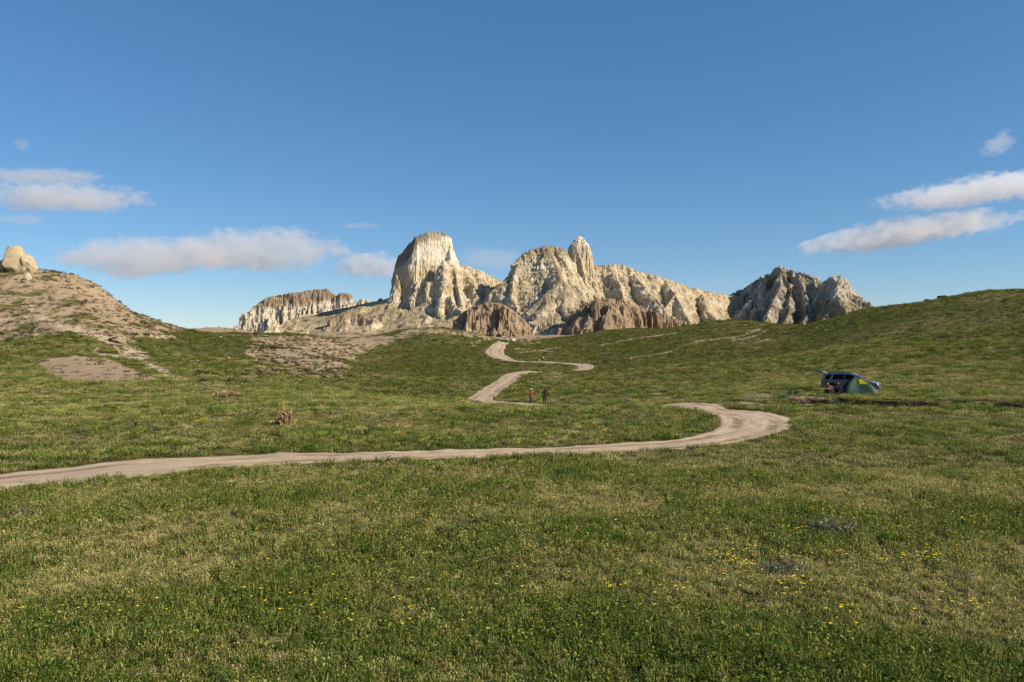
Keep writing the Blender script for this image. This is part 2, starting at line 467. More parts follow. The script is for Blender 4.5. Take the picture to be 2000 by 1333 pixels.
    bare = np.where(nearm, np.maximum(bare, 0.75 * sstep(0.72, 0.95, fbm2(x / 1.4, y / 1.4, 4, 71) + 0.12 * n3)), bare)
    lush = np.clip(0.5 + 0.75 * n3 + 0.4 * n1, 0, 1)
    lush = np.where(poly_in(jx, jy, [(240, 665), (490, 655), (485, 690), (470, 735), (400, 725), (330, 735), (260, 690)]) & front, np.clip(lush + 0.25, 0, 1), lush)
    lush = np.where(poly_in(jx, jy, [(-50, 690), (90, 700), (80, 740), (-50, 745)]) & front, np.clip(lush + 0.35, 0, 1), lush)
    lush = np.where(poly_in(jx, jy, [(660, 715), (830, 645), (960, 655), (960, 700), (800, 730)]) & front, np.clip(lush + 0.2, 0, 1), lush)
    if want_trail: return np.clip(bare, 0, 1), lush, trail
    return np.clip(bare, 0, 1), lush

def build_ground():
    th = np.concatenate([np.linspace(-math.pi, -0.66, 46)[:-1], np.linspace(-0.66, 0.66, 800), np.linspace(0.66, math.pi, 46)[1:]])
    r = np.concatenate([[0.6, 2.0, 3.5], np.geomspace(5, 40, 190)[:-1], np.geomspace(40, 62, 110)[:-1], np.geomspace(62, 560, 330)[:-1], np.geomspace(560, 1200, 30)[:-1], np.geomspace(1200, 30000, 22)])
    R, T = np.meshgrid(r, th, indexing='ij')
    X = R * np.sin(T); Y = R * np.cos(T)
    sdf = road_sdf(X.ravel(), Y.ravel())
    Z = h_ground(X.ravel(), Y.ravel(), sdf)
    V = np.column_stack([X.ravel(), Y.ravel(), Z])
    Fq = grid_faces(len(r), len(th))[:, ::-1]
    me = np_mesh("ground", V, Fq)
    bare, lush, trail = ground_masks(V[:, 0], V[:, 1], V[:, 2], True)
    set_attr(me, "trail", trail)
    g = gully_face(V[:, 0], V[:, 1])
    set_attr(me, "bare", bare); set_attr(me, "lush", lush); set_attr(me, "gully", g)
    t = NT("meadow_soil")
    P = t.coord("Object")
    n_s = t.noise(P, 2.2, 6, 0.65); n_m = t.noise(P, 0.45, 4); n_f = t.noise(P, 9.0, 4, 0.6)
    bareA = t.attr("bare").outputs["Fac"]; lushA = t.attr("lush").outputs["Fac"]
    green = t.mix(t.ramp(n_s, 0.3, 0.7), (0.070, 0.080, 0.022), (0.130, 0.138, 0.045))
    olive = t.mix(t.ramp(n_s, 0.3, 0.7), (0.120, 0.106, 0.042), (0.210, 0.180, 0.080))
    g = t.mix(lushA, olive, green)
    g = t.mix(t.math('MULTIPLY', t.ramp(n_m, 0.45, 0.75), 0.35), g, (0.12, 0.10, 0.05))
    soil = t.mix(t.ramp(n_f, 0.25, 0.75), (0.285, 0.208, 0.130), (0.470, 0.365, 0.245))
    soil = t.mix(t.ramp(n_m, 0.35, 0.7), soil, (0.345, 0.255, 0.165))
    soil = t.mix(t.math('MULTIPLY', t.attr("trail").outputs["Fac"], 0.8), soil, (0.50, 0.40, 0.275))
    b2 = t.ramp(t.math('ADD', bareA, t.math('MULTIPLY', t.math('SUBTRACT', n_s, 0.5), 0.9)), 0.35, 0.62)
    c = t.mix(b2, g, soil)
    c = t.mix(t.attr("gully").outputs["Fac"], c, t.mix(t.ramp(n_f, 0.55, 0.75), (0.018, 0.013, 0.009), (0.075, 0.055, 0.036)))  # dark earth taken near-black: overhang shade put into the colour
    hgt = t.math('ADD', t.math('MULTIPLY', n_s, 0.7), t.math('MULTIPLY', n_f, 0.3))
    m = t.bsdf(c, 0.95, 0.05, normal=t.bump(hgt, 0.9, 0.35))
    return tag(link("ground", me, m), kind="structure")

def build_road():
    n = len(RC); c = 15
    P = RC[:, :2]; tn = np.gradient(P, axis=0); tn /= np.linalg.norm(tn, axis=1, keepdims=True) + 1e-9
    nr = np.stack([-tn[:, 1], tn[:, 0]], 1)
    u = np.linspace(-1, 1, c)
    X = P[:, None, 0] + nr[:, None, 0] * u[None] * (RC[:, None, 2] + 0.12)
    Y = P[:, None, 1] + nr[:, None, 1] * u[None] * (RC[:, None, 2] + 0.12)
    Z = h_base(X, Y)
    rut = np.exp(-((np.abs(u) - 0.48) / 0.16) ** 2)
    U = np.broadcast_to(u, X.shape)
    lift = 0.012 + 0.10 * sstep(90, 300, Y)
    edge = sstep(0.86, 1.0, np.abs(U))
    Z = Z + lift - rut[None] * 0.035 + 0.015 * fbm2(X / 0.8, Y / 0.8, 2, 81) - edge * (0.05 + 0.25 * sstep(90, 300, Y))
    V = np.column_stack([X.ravel(), Y.ravel(), Z.ravel()])
    me = np_mesh("dirt_road", V, grid_faces(n, c)[:, ::-1])
    s = np.concatenate([[0], np.cumsum(np.linalg.norm(np.diff(P, axis=0), axis=1))])
    set_attr(me, "across", U.ravel()); set_attr(me, "along", np.repeat(s, c))
    t = NT("packed_dirt")
    A = t.attr("across").outputs["Fac"]; L = t.attr("along").outputs["Fac"]
    cmb = t.n("ShaderNodeCombineXYZ"); t.set(cmb.inputs[0], t.math('MULTIPLY', A, 6.0)); t.set(cmb.inputs[1], t.math('MULTIPLY', L, 0.22))
    streak = t.noise(cmb.outputs[0], 1.3, 5, 0.6, 0.4)
    P_ = t.coord("Object"); fine = t.noise(P_, 7.0, 5, 0.65); big = t.noise(P_, 0.35, 3)
    c0 = t.mix(t.ramp(streak, 0.3, 0.7), (0.375, 0.285, 0.190), (0.530, 0.425, 0.300))
    ab = t.math('ABSOLUTE', A)
    rutm = t.ramp(t.math('ABSOLUTE', t.math('SUBTRACT', ab, 0.47)), 0.05, 0.22, 1.0, 0.0)
    c1 = t.mix(t.math('MULTIPLY', rutm, t.ramp(big, 0.4, 0.6)), c0, (0.255, 0.185, 0.122))
    c2 = t.mix(t.math('MULTIPLY', t.ramp(fine, 0.5, 0.8), 0.5), c1, (0.47, 0.385, 0.29))
    c3 = t.mix(t.math('MULTIPLY', t.ramp(big, 0.66, 0.72), t.ramp(fine, 0.4, 0.5)), c2, (0.58, 0.52, 0.44))
    c4 = t.mix(t.math('MULTIPLY', t.ramp(t.math('ADD', ab, t.math('MULTIPLY', fine, 0.35)), 0.98, 1.15), 0.8), c3, (0.20, 0.135, 0.085))
    m = t.bsdf(c4, 0.95, 0.05, normal=t.bump(t.math('ADD', fine, streak), 0.5, 0.06))
    return tag(link("dirt_road", me, m), kind="structure")

ground = build_ground()
road = build_road()
# ------------------------------------------------------------------ rock massif: height field from ridge lines, eroded, split into formations
def PW(px, py, d): return ((px - 1000) / F * d, d, zpix(py, d))

def erode(H, cell, drops, steps, rounds, seed, k_er=0.35, k_dep=0.25, cap=5.0, maxd=None):
    rng = np.random.RandomState(seed)
    H = H / cell
    ny, nx = H.shape
    for rd in range(rounds):
        x = rng.uniform(1, nx - 3, drops); y = rng.uniform(1, ny - 3, drops)
        dx = np.zeros(drops); dy = np.zeros(drops); sed = np.zeros(drops); vel = np.ones(drops); wat = np.ones(drops)
        D = np.zeros(nx * ny)
        Hf = H.ravel()
        for st in range(steps):
            ix = x.astype(int); iy = y.astype(int); fx = x - ix; fy = y - iy
            b = iy * nx + ix
            h00 = Hf[b]; h10 = Hf[b + 1]; h01 = Hf[b + nx]; h11 = Hf[b + nx + 1]
            gx = (h10 - h00) * (1 - fy) + (h11 - h01) * fy; gy = (h01 - h00) * (1 - fx) + (h11 - h10) * fx
            h = h00 * (1 - fx) * (1 - fy) + h10 * fx * (1 - fy) + h01 * (1 - fx) * fy + h11 * fx * fy
            dx = dx * 0.1 - gx * 0.9; dy = dy * 0.1 - gy * 0.9
            L = np.hypot(dx, dy) + 1e-9; dx /= L; dy /= L
            x2 = np.clip(x + dx, 1, nx - 3); y2 = np.clip(y + dy, 1, ny - 3)
            jx = x2.astype(int); jy = y2.astype(int); ex = x2 - jx; ey = y2 - jy; c = jy * nx + jx
            h2 = Hf[c] * (1 - ex) * (1 - ey) + Hf[c + 1] * ex * (1 - ey) + Hf[c + nx] * (1 - ex) * ey + Hf[c + nx + 1] * ex * ey
            dh = h2 - h
            capac = np.maximum(-dh, 0.02) * vel * wat * cap
            dep = np.where((sed > capac) | (dh > 0), np.where(dh > 0, np.minimum(dh, sed), (sed - capac) * k_dep), 0)
            er = np.where((sed <= capac) & (dh <= 0), np.minimum((capac - sed) * k_er, -dh), 0)
            er = np.minimum(er, 0.25)
            a = dep - er
            for off, w in ((0, (1 - fx) * (1 - fy)), (1, fx * (1 - fy)), (nx, (1 - fx) * fy), (nx + 1, fx * fy)):
                D += np.bincount(b + off, a * w, nx * ny)
            sed += er - dep
            vel = np.sqrt(np.maximum(vel * vel * 0.9 - dh * 0.6, 0.05)); vel = np.minimum(vel, 3.0)
            wat *= 0.98
            x, y = x2, y2
            if st % 6 == 5:
                Dm = D.reshape(ny, nx)
                Dm = 0.5 * Dm + 0.125 * (np.roll(Dm, 1, 0) + np.roll(Dm, -1, 0) + np.roll(Dm, 1, 1) + np.roll(Dm, -1, 1))
                H = H + np.clip(Dm, -0.35, 0.25); Hf = H.ravel(); D[:] = 0
    return H * cell

class Field:
    def __init__(s, x0, x1, y0, y1, cell):
        s.cell = cell
        s.x = np.arange(x0, x1, cell); s.y = np.arange(y0, y1, cell)
        s.X, s.Y = np.meshgrid(s.x, s.y)
        s.H = np.full(s.X.shape, -40.0); s.own = np.zeros(s.X.shape, np.int32); s.CD = np.full(s.X.shape, 99.0)
        wx = 1.6 * fbm2(s.X / 22, s.Y / 22, 2, 101); wy = 1.6 * fbm2(s.X / 22, s.Y / 22, 2, 111)
        s.WX = s.X + wx; s.WY = s.Y + wy
    def ridge(s, pts, prof, owner, flute=(0.35, 9.0), rough=1.0, reach=None, jag=0.0, sq=1.0):
        """pts: (px,py,depth) along the crest; prof: [(distance, drop)...]; flute=(relative amplitude, wavelength m)"""
        P = np.array([PW(*p) for p in pts])
        pd = np.array([q[0] for q in prof], float); ph = np.array([q[1] for q in prof], float)
        pd = np.append(pd, pd[-1] * 2.2); ph = np.append(ph, ph[-1] + 0.85 * pd[-1])
        R = reach or pd[-1]
        m = (s.X > P[:, 0].min() - R) & (s.X < P[:, 0].max() + R) & (s.Y > P[:, 1].min() - R) & (s.Y < P[:, 1].max() + R)
        if not m.any(): return
        x = s.WX[m]; y = s.WY[m]
        best = np.full(x.shape, 1e9); crest = np.zeros(x.shape); ss = np.zeros(x.shape); s0 = 0.0
        for a, b in zip(P[:-1], P[1:]):
            ux, uy = b[0] - a[0], b[1] - a[1]; L = math.hypot(ux, uy) + 1e-6
            tr = ((x - a[0]) * ux + (y - a[1]) * uy) / (L * L); t = np.clip(tr, 0, 1)
            qx = x - a[0] - t * ux; qy = (y - a[1] - t * uy) * sq
            dd = np.hypot(qx, qy)
            ang = np.arctan2(qx * ux + qy * uy, np.abs(qx * -uy + qy * ux) + 1e-6)
            hit = dd < best
            best = np.where(hit, dd, best); crest = np.where(hit, a[2] + (b[2] - a[2]) * t, crest)
            ss = np.where(hit, s0 + t * L + ang * 9.0, ss)
            s0 += L
        amp, lam = flute
        tri = lambda v: 4 * np.abs(v - np.floor(v) - 0.5) - 1
        wob = 1.1 * pn2(ss / (lam * 3.1), best / (lam * 4.0) + owner, 120 + owner) + 0.40 * pn2(ss / (lam * 1.1), best / (lam * 1.6), 124 + owner) + 0.12 * pn2(ss / (lam * .35), best / (lam * .5), 125 + owner)
        mod = np.clip(0.75 + 1.2 * pn2(ss / (lam * 1.9), best / (lam * 3), 127 + owner), 0.1, 1.6)
        fl = (0.75 * tri(ss / lam * 0.8 + wob) + 0.35 * tri(ss / lam * 2.1 + 1.3 * wob + best / (lam * 3))) * mod
        D = np.maximum(best + fl * amp * np.minimum(best, 16), 0) + rough * 0.25 * np.abs(pn2(x / 2.3, y / 2.3, 150)) * np.minimum(best, 4) / 4
        h = crest - np.interp(D, pd, ph)
        if jag: h = h + jag * (ridged2(ss / 4.0, ss * 0 + owner, 3, 160) - 0.6) * np.exp(-best / 6)
        cur = s.H[m]
        up = h > cur
        s.H[m] = np.where(up, h, cur)
        ow = s.own[m]; ow[up] = owner; s.own[m] = ow
        cd = s.CD[m]; cd[up] = best[up]; s.CD[m] = cd
    def cone(s, p, prof, owner, **kw):
        s.ridge([p, (p[0] + 1, p[1], p[2])], prof, owner, **kw)

MESA, PEAK, PINN, RIDGE, GREY, DOME, BLUFF_C, BLUFF_R, BLUFF_L, CLIFF, KNOLL = range(1, 12)
TALUS = [(0, 0), (6, 3), (20, 11), (50, 26), (90, 44), (130, 58)]

f1 = Field(-165, 335, 478, 742, 0.62)
R = f1.ridge
# --- mesa with its apron
R([(783, 500, 634), (790, 490, 622), (800, 474, 611), (812, 460, 608), (835, 453, 611), (862, 452, 615), (878, 462, 618)], [(0, 0), (2.0, 1.0), (3.6, 8), (6.5, 21), (9.5, 33), (13, 44), (22, 60), (40, 85)], MESA, flute=(0.06, 9), jag=2.2)
R([(878, 466, 618), (890, 492, 619), (903, 516, 620), (935, 528, 624), (975, 547, 630), (990, 556, 632)], [(0, 0), (3, 4), (9, 14), (20, 27), (45, 54), (80, 90)], MESA, flute=(0.22, 13), jag=1.2)
f1.cone((775, 533, 600), [(0, 0), (1.5, 3), (3.5, 13), (6, 19), (12, 24)], MESA, flute=(.2, 4))
R([(866, 507, 598), (868, 520, 594), (866, 560, 583), (858, 598, 570)], [(0, 0), (1.5, 2), (4, 8), (8, 15), (16, 21), (30, 30)], MESA, flute=(0.30, 5))
R([(886, 524, 600), (893, 556, 590), (903, 590, 577)], [(0, 0), (1.5, 2.5), (4, 9), (8, 15), (16, 21), (30, 30)], MESA, flute=(0.30, 5))
R([(846, 530, 600), (838, 552, 592), (828, 590, 580)], [(0, 0), (1.5, 2.5), (4, 8), (8, 14), (16, 20), (30, 29)], MESA, flute=(0.30, 5))
R([(818, 548, 598), (808, 575, 589), (797, 606, 578)], [(0, 0), (2, 2.5), (5, 8), (9, 13), (16, 18), (30, 27)], MESA, flute=(0.30, 5))
R([(880, 575, 580), (890, 596, 570), (905, 615, 560)], [(0, 0), (2, 3), (5, 8), (9, 12), (20, 18), (30, 24)], MESA, flute=(0.30, 5))
R([(925, 550, 612), (935, 585, 598), (950, 615, 580)], [(0, 0), (2, 2), (6, 7), (12, 12), (22, 18), (40, 28)], MESA, flute=(0.35, 6))
R([(955, 560, 614), (965, 590, 600), (985, 615, 582)], [(0, 0), (2, 2), (6, 7), (12, 12), (22, 18), (40, 28)], MESA, flute=(0.35, 6))
# apron of scree to the left of the mesa
R([(700, 601, 640), (735, 592, 625), (770, 583, 606), (830, 600, 585), (900, 618, 570)], [(0, 0), (10, 3), (40, 15), (80, 27), (110, 34)], MESA, flute=(0.12, 10))
R([(630, 610, 650), (700, 596, 632), (765, 581, 604), (830, 590, 586), (890, 606, 572)], [(0, 0), (15, 3), (50, 12), (90, 23), (120, 34)], MESA, flute=(0.16, 14))
# --- central peak
R([(984, 551, 596), (1004, 518, 598), (1020, 500, 600), (1036, 488, 602), (1068, 478, 605), (1095, 484, 609), (1112, 496, 613)], [(0, 0), (3, 4), (8, 10), (18, 21), (40, 45), (70, 78)], PEAK, flute=(0.10, 17), jag=2.4)
R([(1012, 515, 594), (1004, 545, 585), (1000, 575, 574), (1012, 610, 560), (1022, 640, 546)], [(0, 0), (2, 3), (5, 8), (10, 14), (20, 22), (35, 32)], PEAK, flute=(0.32, 6))
R([(1095, 543, 576), (1080, 570, 568), (1066, 605, 555), (1052, 640, 540)], [(0, 0), (1.5, 2), (5, 8), (10, 14), (20, 22), (35, 32)], PEAK, flute=(0.34, 5.5))
R([(1095, 543, 576), (1112, 566, 568), (1140, 590, 556), (1165, 608, 545)], [(0, 0), (1.5, 2), (5, 7), (10, 12), (20, 20), (35, 30)], PEAK, flute=(0.34, 5.5))
R([(1042, 590, 570), (1038, 615, 558), (1034, 645, 543)], [(0, 0), (2, 3), (6, 9), (12, 14), (22, 20)], PEAK, flute=(0.32, 5))
R([(1078, 590, 562), (1082, 620, 550), (1078, 650, 536)], [(0, 0), (2, 3), (6, 9), (12, 14), (22, 20)], PEAK, flute=(0.32, 5))
R([(1070, 482, 603), (1085, 515, 590), (1095, 543, 577)], [(0, 0), (6, 3), (14, 9), (26, 18), (44, 30)], PEAK, flute=(0.12, 9))
# --- pinnacle
R([(1118, 476, 621), (1124, 466, 620), (1130, 461, 620), (1138, 464, 620), (1145, 472, 620)], [(0, 0), (1.5, 1.5), (3.5, 7), (6, 16), (9, 25), (13, 31), (30, 42), (60, 56)], PINN, flute=(0.24, 4.2), jag=1.0)
R([(1137, 500, 613), (1140, 530, 606)], [(0, 0), (2, 3), (5, 12), (9, 20), (14, 26)], PINN, flute=(0.22, 4))
# --- long ridge to the right of the pinnacle
R([(1158, 520, 623), (1180, 517, 622), (1215, 517, 623), (1250, 531, 628), (1300, 545, 638), (1345, 561, 652), (1400, 573, 676), (1428, 577, 694), (1470, 580, 705)], [(0, 0), (3, 4), (10, 11), (25, 25), (55, 46), (95, 70)], RIDGE, flute=(0.16, 23), jag=1.4)
for (a, b, c_, wd) in (((1198, 530, 614), (1212, 556, 602), (1222, 592, 580), 1.0), ((1240, 535, 617), (1262, 560, 604), (1300, 606, 582), 1.5), ((1298, 551, 628), (1318, 572, 612), (1345, 628, 588), 1.2),
                       ((1318, 572, 612), (1300, 600, 600), (1290, 625, 585), 0.8), ((1372, 574, 650), (1380, 600, 628), (1408, 630, 606), 1.4)):
    R([a, b, c_], [(0, 0), (2 * wd, 2.5), (6 * wd, 9), (12 * wd, 15), (22 * wd, 22), (40 * wd, 32)], RIDGE, flute=(0.25, 7))
# --- grey pointed peak and dome on the right
R([(1420, 580, 720), (1450, 564, 706), (1490, 541, 688), (1512, 528, 678), (1526, 521, 672), (1560, 531, 662), (1605, 548, 650)], [(0, 0), (3, 4), (8, 10), (20, 22), (45, 44), (80, 70)], GREY, flute=(0.30, 15), jag=2.8)
for a, b, c in (((1528, 524, 668), (1526, 555, 652), (1506, 600, 632)), ((1528, 524, 668), (1545, 560, 650), (1540, 605, 630)), ((1560, 534, 660), (1575, 570, 643), (1572, 615, 622)), ((1590, 545, 650), (1600, 580, 636), (1592, 630, 612)),
                ((1490, 545, 684), (1482, 580, 664), (1468, 620, 640)), ((1455, 565, 700), (1448, 595, 678), (1440, 630, 655))):
    R([a, b, c, (c[0] - 12, c[1] + 35, c[2] - 20)], [(0, 0), (2, 2.5), (6, 8), (12, 14), (24, 23), (40, 33)], GREY, flute=(0.34, 6))
R([(1612, 548, 640), (1622, 540, 638), (1640, 538, 635), (1650, 546, 633), (1664, 562, 632), (1680, 578, 630), (1690, 591, 628), (1708, 606, 626), (1740, 622, 626)], [(0, 0), (3, 3), (7, 9), (18, 20), (40, 38), (80, 60)], DOME, flute=(0.22, 6), jag=0.8)
R([(1640, 545, 630), (1636, 570, 616), (1655, 610, 598), (1660, 650, 585)], [(0, 0), (3, 3), (8, 9), (16, 16), (30, 26)], DOME, flute=(0.25, 5))
# --- brown clay bluffs in front
BL = [(0, 0), (2, 0.7), (3.5, 4), (6, 11), (9, 15), (16, 18), (30, 22)]
R([(893, 622, 535), (905, 607, 533), (925, 596, 531), (955, 590, 529), (985, 592, 529), (1005, 604, 530), (1025, 622, 532), (1040, 640, 534)], BL, BLUFF_C, flute=(0.6, 5.0), jag=0.5)
R([(1158, 590, 526), (1168, 583, 528), (1195, 583, 532)], BL, BLUFF_R, flute=(0.5, 5))
R([(1195, 583, 540), (1225, 593, 546), (1255, 601, 550), (1290, 612, 556), (1330, 624, 566), (1370, 634, 575)], BL, BLUFF_R, flute=(0.6, 5.5))
R([(1165, 585, 515), (1130, 612, 527), (1098, 634, 538), (1062, 655, 552)], [(0, 0), (1.2, 2), (3, 11), (6, 22), (14, 34)], BLUFF_R, flute=(0.2, 6))
R([(1190, 592, 516), (1186, 612, 509), (1180, 634, 502)], [(0, 0), (1.5, 1), (3, 5), (6, 11), (12, 15)], BLUFF_R, flute=(0.4, 5))
R([(1225, 596, 540), (1210, 612, 530), (1200, 632, 522)], [(0, 0), (1.5, 1), (3, 4), (6, 9), (12, 12)], BLUFF_R, flute=(0.4, 4.5))
R([(1160, 586, 528), (1190, 590, 524), (1215, 622, 516)], [(0, 0), (6, 2), (12, 7), (24, 14)], BLUFF_R, flute=(0.2, 7))
R([(632, 640, 540), (640, 622, 545), (660, 613, 548), (700, 610, 550), (745, 616, 548), (770, 628, 544)], [(0, 0), (2, .6), (4, 4), (8, 7), (20, 12), (40, 19), (60, 26)], BLUFF_L, flute=(0.3, 9))
R([(655, 654, 505), (668, 646, 505), (695, 645, 505), (715, 652, 503), (740, 650, 503), (770, 651, 503), (800, 655, 502)], [(0, 0), (2, 0.6), (4, 3), (7, 7), (14, 10), (30, 15)], KNOLL, flute=(0.5, 8))
# small fins on the skyline between cliff and mesa
for p in ((742, 582, 612), (752, 586, 612), (728, 592, 622)): f1.cone(p, [(0, 0), (1, 1), (2.5, 4), (6, 8)], MESA, flute=(.3, 3))

f2 = Field(-300, -108, 748, 850, 0.62)
R = f2.ridge
CL = [(0, 0), (2, 1), (4, 9), (7, 17), (10, 22), (14, 30), (20, 40), (34, 52)]
R([(464, 634, 780), (472, 613, 784), (490, 607, 788)], [(0, 0), (2, 2), (5, 10), (9, 18), (16, 26)], CLIFF, flute=(0.45, 5.5))
R([(488, 607, 788), (498, 597, 790), (518, 582, 793), (545, 577, 797), (575, 572, 801), (605, 567, 806), (640, 565, 812), (652, 576, 815)], CL, CLIFF, flute=(0.42, 6), jag=1.6)
R([(655, 584, 812), (666, 572, 812), (680, 574, 812), (688, 586, 812)], [(0, 0), (1.5, 1.5), (4, 8), (8, 15), (16, 24)], CLIFF, flute=(0.4, 5), jag=1.2)
R([(690, 592, 806), (705, 584, 806), (716, 587, 806), (732, 596, 806)], [(0, 0), (1.5, 1.5), (4, 7), (8, 11), (20, 18)], CLIFF, flute=(0.4, 4), jag=2.0)
R([(560, 640, 776), (600, 617, 784), (640, 612, 786), (680, 612, 784)], [(0, 0), (5, 4), (12, 9), (26, 18)], CLIFF, flute=(0.4, 5))
R([(520, 655, 770), (555, 632, 778), (590, 622, 782)], [(0, 0), (4, 4), (10, 9), (26, 18)], CLIFF, flute=(0.4, 5))

def sharpen(H, r, k):
    B = H
    for _ in range(r):
        B = 0.4 * B + 0.15 * (np.roll(B, 1, 0) + np.roll(B, -1, 0) + np.roll(B, 1, 1) + np.roll(B, -1, 1))
    return H + np.clip(k * (H - B), -1.6, 1.2)
def erode_coarse(H, cell, k, wgt, *a, **kw):
    """erosion on a coarser grid: few, broad gullies; the change is added back smoothly"""
    ny, nx = H.shape
    Hc = H[::k, ::k]
    D = erode(Hc, cell * k, *a, **kw) - Hc
    yi = np.minimum(np.arange(ny) / k, D.shape[0] - 1.001); xi = np.minimum(np.arange(nx) / k, D.shape[1] - 1.001)
    y0 = yi.astype(int); x0 = xi.astype(int); fy = (yi - y0)[:, None]; fx = (xi - x0)[None]
    g = lambda r, q: D[np.ix_(r, q)]
    U = (g(y0, x0) * (1 - fx) + g(y0, x0 + 1) * fx) * (1 - fy) + (g(y0 + 1, x0) * (1 - fx) + g(y0 + 1, x0 + 1) * fx) * fy
    return H + np.clip(U, -7, 4) * wgt
f1.H = erode_coarse(f1.H, f1.cell, 5, 0.15 + 0.85 * sstep(0, 9, f1.CD), 5000, 30, 5, 3, cap=7.0)
f1.H = erode(f1.H, f1.cell, 22000, 24, 1, 5, cap=4.0)
f1.H = sharpen(f1.H, 3, 0.5)
f2.H = erode(f2.H, f2.cell, 8000, 24, 2, 4, cap=7.0)
f2.H = sharpen(f2.H, 3, 0.5)

def rock_material(name):
    t = NT(name)
    P = t.coord("Object")
    c = t.attr("col").outputs["Color"]
    n1 = t.noise(P, 1.1, 7, 0.72); n2 = t.noise(P, 0.32, 5, 0.62)
    mp = t.n("ShaderNodeMapping"); t.set(mp.inputs[0], P); mp.inputs["Scale"].default_value = (0.18, 0.18, 1.6)
    st = t.noise(mp.outputs[0], 1.0, 4, 0.6)
    c1 = t.mix(t.math('MULTIPLY', t.ramp(n1, 0.46, 0.70), 0.55), c, t.mix(0.62, c, (0.09, 0.07, 0.045)))
    c2 = t.mix(t.math('MULTIPLY', t.ramp(st, 0.48, 0.62), 0.45), c1, t.mix(0.55, c1, (0.26, 0.19, 0.11)))
    spk = t.noise(P, 0.75, 3, 0.7)
    patch = t.noise(P, 0.06, 3, 0.6)
    c2 = t.mix(t.math('MULTIPLY', t.ramp(spk, 0.58, 0.66), t.ramp(patch, 0.42, 0.62)), c2, (0.085, 0.072, 0.040))
    h = t.math('ADD', n1, t.math('MULTIPLY', n2, 1.3))
    return t.bsdf(c2, 0.95, 0.05, normal=t.bump(h, 0.8, 0.8))
M_ROCK = rock_material("weathered_chalk")

C_WHITE = np.array([0.66, 0.60, 0.485]); C_CREAM = np.array([0.50, 0.405, 0.25]); C_SCREE = np.array([0.33, 0.27, 0.175]); C_VEG = np.array([0.155, 0.138, 0.068])
C_BROWN = np.array([0.285, 0.212, 0.143]); C_CAP = np.array([0.115, 0.092, 0.07]); C_GREY = np.array([0.34, 0.30, 0.24])

def mixc(a, b, f): return a + (b - a) * f[:, None]

def one_piece(Fq, fo, nx, ny):
    """every formation keeps its largest connected patch; loose scraps go to the formation they touch"""
    g = np.full((ny, nx), -1, np.int64); fi = np.full((ny, nx), -1, np.int64)
    r, c = Fq[:, 0] // nx, Fq[:, 0] % nx
    g[r, c] = fo; fi[r, c] = np.arange(len(Fq))
    G = g.ravel().tolist(); comp = [-1] * (nx * ny); sizes = []; cells = []
    for start in (r * nx + c).tolist():
        if comp[start] >= 0: continue
        k = len(sizes); o = G[start]; stack = [start]; comp[start] = k; mem = []
        while stack:
            q = stack.pop(); mem.append(q)
            for n in (q - 1, q + 1, q - nx, q + nx):
                if 0 <= n < nx * ny and comp[n] < 0 and G[n] == o: comp[n] = k; stack.append(n)
        sizes.append((o, len(mem))); cells.append(mem)
    best = {}
    for k, (o, n) in enumerate(sizes):
        if o not in best or n > sizes[best[o]][1]: best[o] = k
    out = fo.copy()
    for k, (o, n) in enumerate(sizes):
        if best[o] == k: continue
        votes = {}
        for q in cells[k]:
            for m_ in (q - 1, q + 1, q - nx, q + nx):
                if 0 <= m_ < nx * ny and G[m_] > 0 and comp[m_] != k and best.get(G[m_]) == comp[m_]: votes[G[m_]] = votes.get(G[m_], 0) + 1
        new = max(votes, key=votes.get) if votes else -1
        out[fi.ravel()[cells[k]]] = new
    return out

